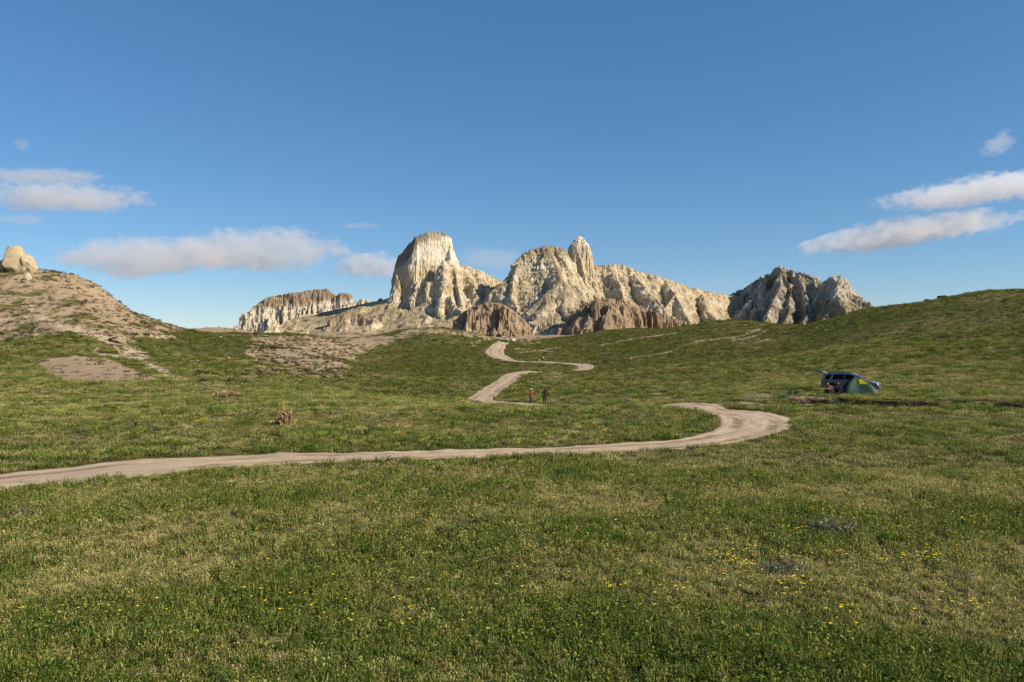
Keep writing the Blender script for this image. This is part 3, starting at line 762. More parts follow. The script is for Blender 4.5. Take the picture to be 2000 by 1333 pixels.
def field_objects(f, specs, base_pad=2.5):
    ny, nx = f.H.shape
    V = np.column_stack([f.X.ravel(), f.Y.ravel(), f.H.ravel()])
    gy, gx = np.gradient(f.H, f.cell)
    N = np.column_stack([-gx.ravel(), -gy.ravel(), np.ones(ny * nx)]); N /= np.linalg.norm(N, axis=1, keepdims=True)
    steep = 1 - N[:, 2]
    # craggy displacement along the normal, stronger on steep rock
    x, y, z = V.T
    own = f.own.ravel()
    amp = np.where((own == RIDGE) | (own == GREY) | (own == DOME) | (own == CLIFF), 0.2 + 0.8 * sstep(0.15, 0.5, steep), 0.16 + 0.84 * sstep(0.22, 0.55, steep))
    soft = np.where((own == MESA) & (z > zpix(512, 612)), 0.20, 1.0)
    soft = np.where(own == PINN, 0.5, soft)
    wx_ = x + 2.5 * pn3(x / 9, y / 9, z / 9, 207); wz_ = z + 2.5 * pn3(x / 9, y / 9, z / 9, 208)
    rid = lambda f, fz, sd: 0.45 - np.abs(pn3(wx_ / f, y / f, wz_ / fz, sd)) * 1.6
    crag = (2.4 * rid(15, 18, 201) + 1.35 * rid(6.5, 7.5, 202) - 0.65 * rid(3.6, 3.0, 205) + 0.65 * rid(2.4, 1.8, 206) + 0.4 * pn3(x / 1.5, y / 1.5, z / 1.2, 204)) * soft
    strat = (0.45 - np.abs(pn2(z / 2.6, x / 70 + y / 70, 203)) * 1.5) * 0.9 * sstep(.3, .6, steep) + pn2(z / 1.1, x / 40, 209) * 0.35
    Vd = V + N * (amp * (crag + strat))[:, None]
    # colour
    n1 = fbm2(x / 9, y / 9 + z / 14, 4, 211); n2 = fbm2(x / 2.4 + z / 3, y / 2.4, 3, 215); nz = pn2(z / 5.5, x / 80, 219) + 0.5 * pn2(z / 2.0, x / 50, 220)
    steepn = sstep(0.27, 0.47, steep + 0.12 * n1 + 0.06 * n2)
    rock = mixc(np.broadcast_to(C_WHITE, V.shape), C_CREAM, np.clip(0.55 + 0.55 * n1 + 0.35 * nz, 0, 1))
    scree = mixc(np.broadcast_to(C_SCREE, V.shape), C_VEG, sstep(0.0, 0.55, n2 + 0.4 * n1 - 0.05))
    scree = mixc(scree, C_WHITE * 0.8, 0.7 * sstep(0.35, 0.6, pn2(x / 1.3, y / 1.3, 223)))
    c = mixc(scree, rock, steepn)
    hz = z
    m = own == MESA
    topz = zpix(452, 612)
    up = sstep(topz - 33, topz - 24, hz + 2 * n1)
    c = np.where((m & (hz > topz - 40))[:, None], mixc(c, C_WHITE * 1.12, 0.85 * up), c)
    edge = np.interp(x, [-86, -79, -72, -64, -56, -49, -46], [zpix(535, 610), zpix(508, 610), zpix(486, 610), zpix(471, 610), zpix(469, 612), zpix(464, 615), zpix(452, 615)])
    capm = sstep(-1.0, 1.0, hz - edge + 3.0 * n1 + 1.2 * n2) * m * sstep(topz - 32, topz - 22, hz)
    c = mixc(c, C_CAP, 0.80 * capm * np.where(x > -66, 0.75, 1.0))  # brown cap rock, darkened further for the shade lying on it
    cre = m & (hz < topz - 22) & (hz > topz - 42)
    c = np.where(cre[:, None], mixc(c, C_CREAM, 0.25 + 0 * hz), c)
    m = own == PINN
    pz = zpix(461, 620)
    c = np.where(m[:, None], mixc(mixc(rock, C_CREAM, 0.25 + 0.45 * sstep(pz - 12, pz - 22, hz + 2 * n1)), C_WHITE * 1.05, sstep(pz - 13, pz - 5, hz + 3 * n1)), c)
    m = own == PEAK
    kz = zpix(478, 605)
    c = np.where(m[:, None], mixc(c, C_SCREE * 0.85, 0.85 * sstep(kz - 14, kz - 6, hz + 3 * n1)), c)
    smooth_patch = m & (np.abs(x - 27) < 14) & (hz < kz - 8) & (hz > kz - 34)
    c = np.where(smooth_patch[:, None], mixc(c, np.array([0.20, 0.165, 0.095]), sstep(0.5, 0.3, steep) * 0.85 * sstep(14, 9, np.abs(x - 27) + 3 * n1)), c)
    m = (own == RIDGE)
    c = np.where(m[:, None], mixc(c, C_CREAM * 0.95, 0.25 + 0.2 * np.clip(n1, 0, 1)), c)
    m = (own == GREY)
    g = mixc(np.broadcast_to(C_GREY, V.shape), C_WHITE * 0.85, sstep(0.15, 0.5, n1 + 0.3 * n2))
    g = mixc(g, C_VEG * 1.1, sstep(0.1, 0.5, fbm2(x / 12, y / 12, 3, 231) + 0.3 * n2) * 0.85)
    c = np.where(m[:, None], g, c)
    m = own == DOME
    g = mixc(np.broadcast_to(C_WHITE * 0.72, V.shape), C_VEG * 1.3, sstep(zpix(575, 630), zpix(600, 620), hz + 4 * n1) * 0.75)
    c = np.where(m[:, None], g, c)
    m = (own == BLUFF_C) | (own == BLUFF_R) | (own == BLUFF_L) | (own == KNOLL)
    b = mixc(np.broadcast_to(C_BROWN, V.shape), C_BROWN * 1.25, np.clip(0.4 + nz * 0.6, 0, 1))
    b = mixc(b, C_CREAM * 0.8, (own == BLUFF_C) * sstep(-0.1, 0.5, n1) * 0.35)
    top = mixc(np.broadcast_to(C_SCREE * 0.8, V.shape), C_VEG, np.clip(0.5 + n2, 0, 1))
    top = np.where((own == BLUFF_R)[:, None], top, b)
    c = np.where(m[:, None], mixc(top, b, sstep(0.10, 0.25, steep)), c)
    m = own == CLIFF
    cz = zpix(598, 796) + 0.10 * (x + 215)
    cc = mixc(np.broadcast_to(C_WHITE * 0.98, V.shape), C_CREAM, np.clip(0.15 + 0.5 * n1, 0, 1))
    cc = mixc(cc, np.array([0.225, 0.165, 0.115]), 0.85 * sstep(cz - 2, cz + 3, hz + 3 * n1 + 1.5 * n2))
    cc = mixc(cc, C_VEG * 1.4, 0.6 * sstep(0.35, 0.2, steep) * sstep(-.2, .3, n2))
    c = np.where(m[:, None], cc, c)
    c = np.clip(c * (1 + 0.10 * n2[:, None]), 0.02, 0.86)
    # faces, dropped where wholly under the ground sheet, split by formation
    gh = h_smooth(V[:, 0], V[:, 1])
    alive = V[:, 2] > gh - base_pad
    Fq = grid_faces(ny, nx)
    Fq = Fq[alive[Fq].any(1)]
    fo = one_piece(Fq, np.sort(own[Fq], 1)[:, 1], nx, ny)
    for oid, (name, label, cat) in specs.items():
        sel = Fq[fo == oid]
        if len(sel) == 0: continue
        ids = np.unique(sel); remap = np.full(ny * nx, -1, np.int64); remap[ids] = np.arange(len(ids))
        org = np.array([Vd[ids, 0].mean(), Vd[ids, 1].mean(), gh[ids].mean()])
        me = np_mesh(name, Vd[ids] - org, remap[sel], smooth=False)
        set_attr(me, "col", c[ids], 'FLOAT_COLOR')
        o = link(name, me, M_ROCK, loc=tuple(org))
        tag(o, label, cat, "chalk and clay rock formations behind the valley")

field_objects(f1, {
    MESA: ("rock_mesa", "tall flat-topped white chalk butte with dark cap and ribbed lower spurs", "rock formation"),
    PEAK: ("rock_peak", "broad central chalk peak with brown crest, left of the white pinnacle", "rock formation"),
    PINN: ("rock_pinnacle", "upright white and yellow chalk pinnacle with rounded tip", "rock formation"),
    RIDGE: ("rock_ridge", "long cream chalk ridge sloping down to the right of the pinnacle", "rock formation"),
    GREY: ("rock_peak", "grey shaded pointed peak streaked with white, right of the chalk ridge", "rock formation"),
    DOME: ("rock_dome", "small pale domed peak at the right end of the rocks, above the green hill", "rock formation"),
    BLUFF_C: ("clay_bluff", "brown fluted clay bluff directly above the end of the dirt track", "bluff"),
    BLUFF_R: ("clay_bluff", "brown clay bluffs with black shadow below the long chalk ridge", "bluff"),
    BLUFF_L: ("clay_bluff", "low brown clay bank below the scree slope left of the butte", "bluff"),
    KNOLL: ("clay_bluff", "nearest low clay bank, behind the upper edge of the brown scrub slope", "bluff"),
})
field_objects(f2, {CLIFF: ("rock_cliff", "distant white ribbed cliff with brown cap, far left of the butte", "rock formation")})
# ------------------------------------------------------------------ vegetation
def leaf_material(name, transl=0.35, own_color=None):
    t = NT(name)
    var = t.attr("var").outputs["Fac"]
    if own_color is None:
        base = t.attr("tint", 'INSTANCER').outputs["Color"]
    else:
        base = t.mix(t.noise(t.coord(), 9.0, 3), own_color[0], own_color[1])
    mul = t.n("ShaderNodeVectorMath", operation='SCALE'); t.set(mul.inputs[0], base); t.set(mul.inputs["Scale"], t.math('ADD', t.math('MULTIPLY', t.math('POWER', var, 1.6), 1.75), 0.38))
    d = t.n("ShaderNodeBsdfDiffuse"); t.set(d.inputs[0], mul.outputs[0])
    tr = t.n("ShaderNodeBsdfTranslucent"); t.set(tr.inputs[0], mul.outputs[0])
    mx = t.n("ShaderNodeMixShader"); mx.inputs[0].default_value = transl
    t.t.links.new(d.outputs[0], mx.inputs[1]); t.t.links.new(tr.outputs[0], mx.inputs[2])
    t.t.links.new(mx.outputs[0], t.out.inputs["Surface"])
    return t.m
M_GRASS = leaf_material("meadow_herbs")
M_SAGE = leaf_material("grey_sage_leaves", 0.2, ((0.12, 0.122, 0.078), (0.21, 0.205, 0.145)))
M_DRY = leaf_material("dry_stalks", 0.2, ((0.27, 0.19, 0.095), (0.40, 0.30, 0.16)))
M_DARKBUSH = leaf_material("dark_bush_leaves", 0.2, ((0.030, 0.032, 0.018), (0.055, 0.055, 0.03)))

def blades(rng, n, spread, hmin, hmax, width, lean, seed_heads=0.0, leafy=0.0):
    """one tuft: thin bent blades and small leaves. returns V, T, var"""
    V = []; T = []; var = []
    for i in range(n):
        a = rng.uniform(0, 2 * np.pi); rr = spread * np.sqrt(rng.uniform())
        bx, by = rr * np.cos(a), rr * np.sin(a)
        h = rng.uniform(hmin, hmax); w = width * rng.uniform(0.6, 1.3)
        la = rng.uniform(0, 2 * np.pi); l = lean * rng.uniform(0.2, 1.0)
        ox, oy = np.cos(la), np.sin(la)
        fa = rng.uniform(0, 2 * np.pi); fx, fy = np.cos(fa) * w / 2, np.sin(fa) * w / 2
        v = rng.uniform(0, 1); b = len(V)
        if rng.uniform() < leafy:
            # a stalk-less leaf: pointed diamond hovering on the crown of the herb
            z0 = h * rng.uniform(0.15, 0.9); L = width * rng.uniform(1.6, 3.2)
            up = rng.uniform(-0.2, 0.8) * L
            V += [(bx, by, z0), (bx + ox * L * .5 - oy * w * .9, by + oy * L * .5 + ox * w * .9, z0 + up * .6), (bx + ox * L, by + oy * L, z0 + up), (bx + ox * L * .5 + oy * w * .9, by + oy * L * .5 - ox * w * .9, z0 + up * .6)]
            T += [(b, b + 1, b + 2), (b, b + 2, b + 3)]
            var += [v * .8, v, v, v]
            continue
        mx, my = bx + ox * l * h * .35, by + oy * l * h * .35; tx, ty = bx + ox * l * h, by + oy * l * h
        V += [(bx - fx, by - fy, -0.02), (bx + fx, by + fy, -0.02), (mx + fx * .8, my + fy * .8, h * .6), (mx - fx * .8, my - fy * .8, h * .6), (tx, ty, h * (1 - .3 * l))]
        T += [(b, b + 1, b + 2), (b, b + 2, b + 3), (b + 3, b + 2, b + 4)]
        var += [v * .4, v * .4, v, v, min(1, v + .25)]  # blade bases darkened: shade of the gaps put into the colour
        if rng.uniform() < seed_heads:
            b = len(V); k = width * 1.5; z = h * (1 - .3 * l)
            V += [(tx - k * .5, ty, z), (tx, ty - k * .5, z + k), (tx + k * .5, ty, z), (tx, ty, z + k * 2.2)]
            T += [(b, b + 1, b + 3), (b + 1, b + 2, b + 3)]
            var += [.9, 1, 1, 1]
    return np.array(V), np.array(T), np.array(var)

def proto_obj(name, args, seed, coll, mat=None):
    V, T, var = blades(np.random.RandomState(seed), **args)
    me = np_mesh(name, V, T, smooth=False)
    set_attr(me, "var", var)
    me.materials.append(mat or M_GRASS)
    o = bpy.data.objects.new(name, me)
    coll.objects.link(o)
    return o

def scatter(name, label, cat, P, rot, scl, idx, tint, coll):
    """one ground-cover object: points with geometry nodes that plant a tuft on each"""
    me = bpy.data.meshes.new(name)
    me.vertices.add(len(P)); me.vertices.foreach_set("co", np.ascontiguousarray(P, np.float32).ravel())
    set_attr(me, "rot", rot, 'FLOAT_VECTOR'); set_attr(me, "scl", scl, 'FLOAT_VECTOR'); set_attr(me, "idx", idx, 'INT'); set_attr(me, "tint", tint, 'FLOAT_COLOR')
    me.update()
    o = link(name, me)
    ng = bpy.data.node_groups.new(name + "_planting", 'GeometryNodeTree')
    ng.interface.new_socket("Geometry", in_out='INPUT', socket_type='NodeSocketGeometry')
    ng.interface.new_socket("Geometry", in_out='OUTPUT', socket_type='NodeSocketGeometry')
    gi = ng.nodes.new("NodeGroupInput"); go = ng.nodes.new("NodeGroupOutput")
    iop = ng.nodes.new("GeometryNodeInstanceOnPoints"); ci = ng.nodes.new("GeometryNodeCollectionInfo")
    ci.inputs["Collection"].default_value = coll; ci.inputs["Separate Children"].default_value = True; ci.inputs["Reset Children"].default_value = True
    def na(nm, dt):
        n = ng.nodes.new("GeometryNodeInputNamedAttribute"); n.data_type = dt; n.inputs["Name"].default_value = nm
        return n.outputs["Attribute"]
    L = ng.links.new
    L(gi.outputs[0], iop.inputs["Points"]); L(ci.outputs[0], iop.inputs["Instance"])
    iop.inputs["Pick Instance"].default_value = True
    L(na("idx", 'INT'), iop.inputs["Instance Index"]); L(na("rot", 'FLOAT_VECTOR'), iop.inputs["Rotation"]); L(na("scl", 'FLOAT_VECTOR'), iop.inputs["Scale"])
    L(iop.outputs[0], go.inputs[0])
    md = o.modifiers.new("planting", 'NODES'); md.node_group = ng
    return tag(o, label, cat, kind="stuff")

GC = bpy.data.collections.new("herb_tufts")          # sources only, never linked to the scene itself
rs = 300
# 0-3 near herb tufts, 4-5 tan grass tufts, 6-7 lush leafy, 8-9 mid patches, 10-11 mid tan, 12-13 far tussocks (names sort alphabetically)
for nm, args in (("tuft_a0", dict(n=24, spread=.048, hmin=.05, hmax=.12, width=.010, lean=.7, leafy=.7, seed_heads=.1)),
                 ("tuft_a1", dict(n=26, spread=.055, hmin=.05, hmax=.11, width=.011, lean=.7, leafy=.85)),
                 ("tuft_a2", dict(n=22, spread=.06, hmin=.05, hmax=.13, width=.007, lean=.7, leafy=.25, seed_heads=.2)),
                 ("tuft_a3", dict(n=28, spread=.07, hmin=.03, hmax=.09, width=.012, lean=1.0, leafy=.85)),
                 ("tuft_b0", dict(n=20, spread=.06, hmin=.05, hmax=.13, width=.007, lean=.6, leafy=.05, seed_heads=.7)),
                 ("tuft_b1", dict(n=20, spread=.07, hmin=.05, hmax=.12, width=.007, lean=.7, leafy=.1, seed_heads=.6)),
                 ("tuft_c0", dict(n=40, spread=.11, hmin=.05, hmax=.15, width=.013, lean=.8, leafy=.88)),
                 ("tuft_c1", dict(n=30, spread=.10, hmin=.05, hmax=.15, width=.009, lean=.9, leafy=.55)),
                 ("tuft_d0", dict(n=60, spread=.30, hmin=.04, hmax=.11, width=.022, lean=.8, leafy=.6)),
                 ("tuft_d1", dict(n=54, spread=.30, hmin=.05, hmax=.14, width=.018, lean=.7, leafy=.3, seed_heads=.3)),
                 ("tuft_e0", dict(n=40, spread=.32, hmin=.05, hmax=.14, width=.016, lean=.6, leafy=.1, seed_heads=.6)),
                 ("tuft_f0", dict(n=40, spread=.42, hmin=.12, hmax=.36, width=.06, lean=.8, leafy=.5)),
                 ("tuft_f1", dict(n=40, spread=.42, hmin=.10, hmax=.32, width=.06, lean=.9, leafy=.6))):
    rs += 1; proto_obj(nm, args, rs, GC)

def tint_of(x, y, lush, rng, dry):
    n = len(x)
    g = np.array([0.130, 0.152, 0.034]); o = np.array([0.232, 0.214, 0.080]); tan = np.array([0.238, 0.208, 0.092]); dk = np.array([0.062, 0.104, 0.018])
    l = np.clip(lush + 0.25 * rng.normal(size=n), 0, 1)[:, None]
    c = o * (1 - l) + g * l
    c = np.where((rng.uniform(size=n) < 0.22 * np.clip(lush * 1.6, 0, 1) + 0.28 * sstep(15, 8.5, y))[:, None], dk, c)
    c = np.where(dry[:, None], tan * (0.8 + 0.4 * rng.uniform(size=(n, 1))), c)
    return c * (0.72 + 0.56 * rng.uniform(size=(n, 1)))

def normals_rot(x, y, rng, tilt=0.12):
    n = len(x)
    return np.column_stack([rng.normal(size=n) * tilt, rng.normal(size=n) * tilt, rng.uniform(0, 2 * np.pi, n)])

def zone(d0, d1, dens, seed, margin=0.42):
    """random points in the part of the meadow the camera can see (and a step to each side of it)"""
    rng = np.random.RandomState(seed)
    hwid = lambda d: d * 0.643 * (1 + margin * 0.25) + 7.0
    area = (hwid(d0) + hwid(d1)) * (d1 - d0)
    n = int(area * dens)
    y = rng.uniform(d0, d1, int(n * 2.2)); x = rng.uniform(-1, 1, len(y)) * hwid(d1)
    k = np.abs(x) < hwid(y)
    x, y = x[k][:n], y[k][:n]
    return x, y, rng

def plant_meadow():
    Ps, Rs, Ss, Is, Ts = [], [], [], [], []
    zones = [(6.5, 16, 260, 'n', 1.0), (16, 28, 150, 'n', 1.2), (28, 45, 9.5, 'm', 1.0), (45, 75, 6.0, 'm', 1.2), (75, 115, 3.0, 'm', 1.7), (115, 165, 1.1, 'm', 2.1), (108, 210, 0.85, 'f', 1.0), (210, 330, 0.55, 'f', 1.3), (330, 460, 0.30, 'f', 1.7)]
    for i, (d0, d1, dens, kind, sc) in enumerate(zones):
        x, y, rng = zone(d0, d1, dens, 400 + i)
        z = h_ground(x, y)
        bare, lush = ground_masks(x, y, z)
        sdf = road_sdf(x, y) + edge_wobble(x, y) * (1 if d1 < 80 else 0)
        g = np.maximum.reduce([gully_face(x, y + o_) for o_ in (-.1, 0, .35, .7)])
        keep = (sdf > (0.02 if kind == 'n' else 0.12 if kind == 'm' else 0.6)) & (rng.uniform(size=len(x)) > bare * (0.97 if kind != 'f' else 0.93)) & (g < 0.12)
        if kind == 'n':                      # thinner and thicker patches, so that earth shows here and there
            th = fbm2(x / 0.9, y / 0.9, 3, 77); keep &= rng.uniform(size=len(x)) < 0.80 + 0.55 * th
        x, y, z, lush = x[keep], y[keep], z[keep], lush[keep]
        n = len(x)
        pat = fbm2(x / 2.2, y / 3.0, 3, 73); pat2 = fbm2(x / 5.5, y / 5.5, 3, 74)
        lushn = np.clip(lush * 0.6 + 0.28 + 0.55 * pat2 + (0.16 * sstep(20, 9, y)), 0, 1)
        u = rng.uniform(size=n)
        dry = u < np.clip(0.15 + 0.16 * pat - 0.16 * pat2 - 0.08 * sstep(16, 9, y), 0.02, 0.5)
        lushy = (~dry) & (u > 1 - np.clip(0.15 + 0.8 * pat2 + 0.3 * pat + 0.25 * sstep(14, 9, y), 0, 0.85))
        if kind == 'n':
            idx = rng.randint(0, 4, n); idx[dry] = 4 + rng.randint(0, 2, dry.sum()); idx[lushy] = 6 + rng.randint(0, 2, lushy.sum())
        elif kind == 'm':
            idx = 8 + rng.randint(0, 2, n); idx[dry] = 10
        else:
            idx = 11 + rng.randint(0, 2, n)
        s = sc * (0.7 + 0.6 * rng.uniform(size=n)) * (1 + 0.25 * np.where(lushy, 1, 0))
        sz = s * (0.8 + 0.5 * rng.uniform(size=n)) * (1 + 0.35 * pat2)
        tint = tint_of(x, y, np.where(lushy, np.minimum(lushn + .35, 1), lushn), rng, dry)
        tint = tint * np.array({'n': (1.56, 1.53, 1.55), 'm': (1.08, 1.06, 1.12), 'f': (1.24, 1.22, 1.12)}[kind])
        if kind == 'n': sz = sz * (1 + 0.35 * sstep(13, 9, y) * np.where(lushy, 1, .3))
        Ps.append(np.column_stack([x, y, z])); Rs.append(normals_rot(x, y, rng)); Ss.append(np.column_stack([s, s, sz])); Is.append(idx); Ts.append(tint)
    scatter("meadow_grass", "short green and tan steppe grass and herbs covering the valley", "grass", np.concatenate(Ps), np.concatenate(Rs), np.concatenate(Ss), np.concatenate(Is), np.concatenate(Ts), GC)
plant_meadow()

# dark scrub dots on the bare slopes
def plant_scrub():
    rng = np.random.RandomState(55)
    y = rng.uniform(95, 300, 90000); x = rng.uniform(-0.72, -0.10, len(y)) * y
    z = h_base(x, y)
    bare, lush = ground_masks(x, y, z)
    px = 1000 + F * x / y
    cl = fbm2(x / 8, y / 8, 3, 91)
    p = np.where(px > 440, 0.55, 0.40) * np.clip(0.55 + 1.1 * cl, 0.08, 1) * (bare > 0.5)
    smooth_patch = (px > 60) & (px < 330) & (y < 135)
    p = np.where(smooth_patch, 0.02, p)
    k = rng.uniform(size=len(x)) < p * 0.30
    x, y, z = x[k], y[k], z[k]; n = len(x)
    s = (0.7 + 1.1 * rng.uniform(size=n) ** 3) * (0.8 + 0.3 * y / 250)
    c = np.where(rng.uniform(size=(n, 1)) < 0.55, np.array([0.055, 0.045, 0.023]), np.array([0.090, 0.085, 0.036])) * (0.7 + 0.6 * rng.uniform(size=(n, 1)))
    scatter("slope_scrub", "small dark scrub tufts dotting the bare brown slopes on the left", "scrub", np.column_stack([x, y, z]), normals_rot(x, y, rng), np.column_stack([s, s, s * 1.1]), 11 + rng.randint(0, 2, n), c, GC)
plant_scrub()

# ---- yellow flowers: each foreground flower its own plant, the far ones one mass
M_PETAL = flat_mat("yellow_petal", (0.80, 0.60, 0.02), 0.6, 0.2)
M_STEM = flat_mat("flower_stem", (0.06, 0.10, 0.02), 0.8, 0.1)
def flower_mesh(seed):
    rng = np.random.RandomState(seed); bm = bmesh.new()
    hs = 0.20; lean = rng.uniform(-0.05, 0.05, 2)
    rings = []
    for t in (0, .5, 1):
        c = Vector((lean[0] * t * t, lean[1] * t * t, hs * t - 0.03 * (t == 0)))
        rings.append([bm.verts.new(c + Vector((math.cos(a) * .003, math.sin(a) * .003, 0))) for a in (0, 2.1, 4.2)])
    for r0, r1 in zip(rings[:-1], rings[1:]):
        for i in range(3): bm.faces.new((r0[i], r0[(i + 1) % 3], r1[(i + 1) % 3], r1[i]))
    top = Vector((lean[0], lean[1], hs))
    for i in range(5):
        a = i * 2 * math.pi / 5 + seed; d = Vector((math.cos(a), math.sin(a), 0)); s = Vector((-d.y, d.x, 0))
        q = [bm.verts.new(top), bm.verts.new(top + d * .015 + s * .012 + Vector((0, 0, .006))), bm.verts.new(top + d * .030 + Vector((0, 0, .010))), bm.verts.new(top + d * .015 - s * .012 + Vector((0, 0, .006)))]
        f = bm.faces.new(q); f.material_index = 1
    me = bpy.data.meshes.new("yellow_flower"); bm.to_mesh(me); bm.free()
    me.materials.append(M_STEM); me.materials.append(M_PETAL)
    return me
def plant_flowers():
    rng = np.random.RandomState(88)
    protos = [flower_mesh(k) for k in range(4)]
    spots = []; done = []
    WHERE = ("behind the largest sage bush", "left of the largest sage bush", "left of the second sage bush", "beside the second sage bush", "in the cluster at lower right, well right of both sage bushes", "near the right edge, level with the largest sage bush",
             "below the second sage bush", "in the short row far below the sage bushes", "in the lowest cluster near the right edge", "in the small cluster right of the foreground's middle", "in the bottom left-centre of the grass", "in the bottom left corner of the grass",
             "in the lower left half of the grass", "around the middle of the foreground grass", "scattered just below the road", "strewn singly around the two sage bushes", "strewn singly left of the sage bushes", "strewn singly below the road's left half")
    for cx, cy, sx, sy, n in ((1640, 990, 60, 16, 26), (1560, 1030, 50, 14, 16), (1430, 1085, 60, 18, 22), (1470, 1105, 35, 12, 10), (1800, 1085, 60, 14, 22), (1890, 1010, 45, 25, 14), (1560, 1140, 60, 20, 12), (1640, 1190, 40, 25, 10),
                              (1870, 1180, 60, 14, 12), (1240, 1165, 60, 30, 12), (800, 1215, 150, 30, 12), (160, 1185, 140, 20, 12), (600, 1170, 160, 30, 10), (960, 1130, 200, 60, 10), (1000, 1000, 600, 60, 24), (1700, 1060, 200, 60, 22), (1350, 1100, 300, 60, 20), (500, 1080, 400, 60, 12)):
        wh = WHERE[len(done)]; done.append(wh)
        for i in range(n): spots.append((cx + rng.normal() * sx * .6, cy + rng.normal() * sy * .6, wh))
    k = 0
    for px, py, wh in spots:
        if not (-60 < px < 2060 and 930 < py < 1330): continue
        x, y = ray_hit(px, py + 22)
        if road_sdf(np.array([x]), np.array([y]))[0] < 0.3: continue
        o = link("yellow_flower", protos[k % 4], loc=(x, y, float(h_ground(np.array([x]), np.array([y]))[0]) - 0.01), rot=(0, 0, rng.uniform(0, 6.28)))
        s = rng.uniform(0.75, 1.25) * (1 + 0.012 * max(y - 10, 0)); o.scale = (s, s, s)
        tag(o, "small yellow wildflower " + wh, "flower", "yellow wildflowers " + wh)
        k += 1
    # mass farther off
    FC = bpy.data.collections.new("flower_clumps")
    bm = bmesh.new()
    for i in range(9):
        a = rng.uniform(0, 6.28); r = rng.uniform(0, .3); z = rng.uniform(.1, .2); q = 0.03
        bm.faces.new([bm.verts.new((math.cos(a) * r + dx * q, math.sin(a) * r + dy * q, z + dz * q)) for dx, dy, dz in ((-1, 0, 0), (0, -1, .3), (1, 0, 0), (0, 1, .6))])
    me = bpy.data.meshes.new("flower_clump"); bm.to_mesh(me); bm.free(); me.materials.append(M_PETAL)
    FC.objects.link(bpy.data.objects.new("flower_clump", me))
    X = []
    for cx, cy, sx, sy, n in ((380, 826, 55, 3, 26), (560, 832, 60, 6, 14), (700, 780, 60, 4, 30), (850, 798, 40, 4, 22), (780, 840, 90, 14, 30), (620, 822, 30, 5, 8), (250, 810, 90, 10, 14), (1660, 783, 60, 4, 12), (1700, 784, 80, 5, 10), (1800, 780, 80, 5, 10), (1920, 765, 50, 4, 20), (1900, 690, 60, 12, 14),
                              (420, 735, 30, 4, 6), (1020, 860, 350, 10, 30), (1200, 840, 120, 10, 14)):
        for i in range(n):
            X.append(ray_hit(cx + rng.normal() * sx * .6, cy + rng.normal() * sy * .6))
    X = np.array(X); X = X[road_sdf(X[:, 0], X[:, 1]) > 0.5]; n = len(X)
    z = h_ground(X[:, 0], X[:, 1]); s = rng.uniform(.5, 1.1, n) * (0.75 + X[:, 1] / 130)
    scatter("distant_yellow_flowers", "specks of yellow flowers spread through the farther meadow", "flowers", np.column_stack([X, z]), np.column_stack([np.zeros(n), np.zeros(n), rng.uniform(0, 6, n)]), np.column_stack([s, s, s]), np.zeros(n), np.ones((n, 3)), FC)
plant_flowers()

# ---- single bushes
def bush(px, py, w_px, h_fac, mat, name, label, cat, group=None, seed=0, n=420, leafw=None, leafy=.35, lean=1.0):
    x, y = ray_hit(px, py)
    w = w_px / F * y
    r = np.random.RandomState(900 + seed)
    lw = leafw or max(0.009, 0.9 * y / 800)
    V, T, var = blades(r, n, w * .38, w * h_fac * .4, w * h_fac, lw, lean, leafy=leafy)
    # splay outwards: push tips away from the centre, dome the height
    rad = np.hypot(V[:, 0], V[:, 1]) / (w * .5)
    V[:, :2] *= (1 + 0.35 * np.clip(V[:, 2:3], 0, None) / (w * h_fac))
    V[:, 2] *= np.clip(1.1 - 0.55 * rad ** 2, .25, 1.2)
    me = np_mesh(name, V, T, False); set_attr(me, "var", var)
    o = link(name, me, mat, loc=(x, y, float(h_ground(np.array([x]), np.array([y]))[0]) - 0.02))
    return tag(o, label, cat, group)
SG = "grey sage bushes in the meadow"
bush(1625, 1045, 105, .42, M_SAGE, "sage_bush", "large sprawling grey sage bush among yellow flowers, right foreground", "bush", SG, 1, 520)
bush(1530, 1120, 90, .40, M_SAGE, "sage_bush", "pale grey-green sage bush below the largest one, right foreground", "bush", SG, 2, 380)
bush(905, 1030, 55, .40, M_SAGE, "sage_bush", "lone small pale sage tuft in the middle of the foreground grass", "bush", SG, 3, 160)
bush(45, 1010, 60, .45, M_SAGE, "sage_bush", "greyish sage tuft at the left edge, just below the road", "bush", SG, 4, 160)
for k, (px, py, w, lab) in enumerate(((255, 833, 36, "widest of the sage tufts on the left meadow above the road"), (297, 840, 26, "sage tuft just right of the widest one on the left meadow"), (166, 845, 24, "sage tuft on the left meadow, between its widest tuft and the left edge"),
                                      (36, 855, 22, "sage tuft nearest the left edge of the meadow above the road"), (380, 852, 18, "small sage tuft above the road, right of the left meadow's pair"), (475, 812, 30, "sage tuft left of the straw-coloured dry bush"),
                                      (705, 822, 14, "dark small sage tuft in the middle meadow, left of centre"), (735, 838, 22, "blue-grey sage tuft in the middle meadow, left of centre"), (887, 818, 14, "tiny sage tuft in the middle meadow below the foot of the track"), (951, 828, 17, "sage tuft in the middle meadow, below the two walkers to the left"),
                                      (675, 855, 26, "sage tuft nearest the road in the middle meadow"), (1885, 1130, 60, "dim grey sage tuft at the lower right edge"))):
    bush(px, py, w, .42, M_SAGE, "sage_bush", lab, "bush", SG, 10 + k, 130)
bush(556, 832, 36, 1.25, M_DRY, "dry_bush", "straw-coloured dead bush standing in the left meadow above the road", "bush", None, 31, 340, leafy=.05, lean=.42)
bush(155, 766, 14, .7, M_DRY, "dry_bush", "small orange dry tuft below the bare clay patch", "bush", None, 32, 120, leafy=.1)
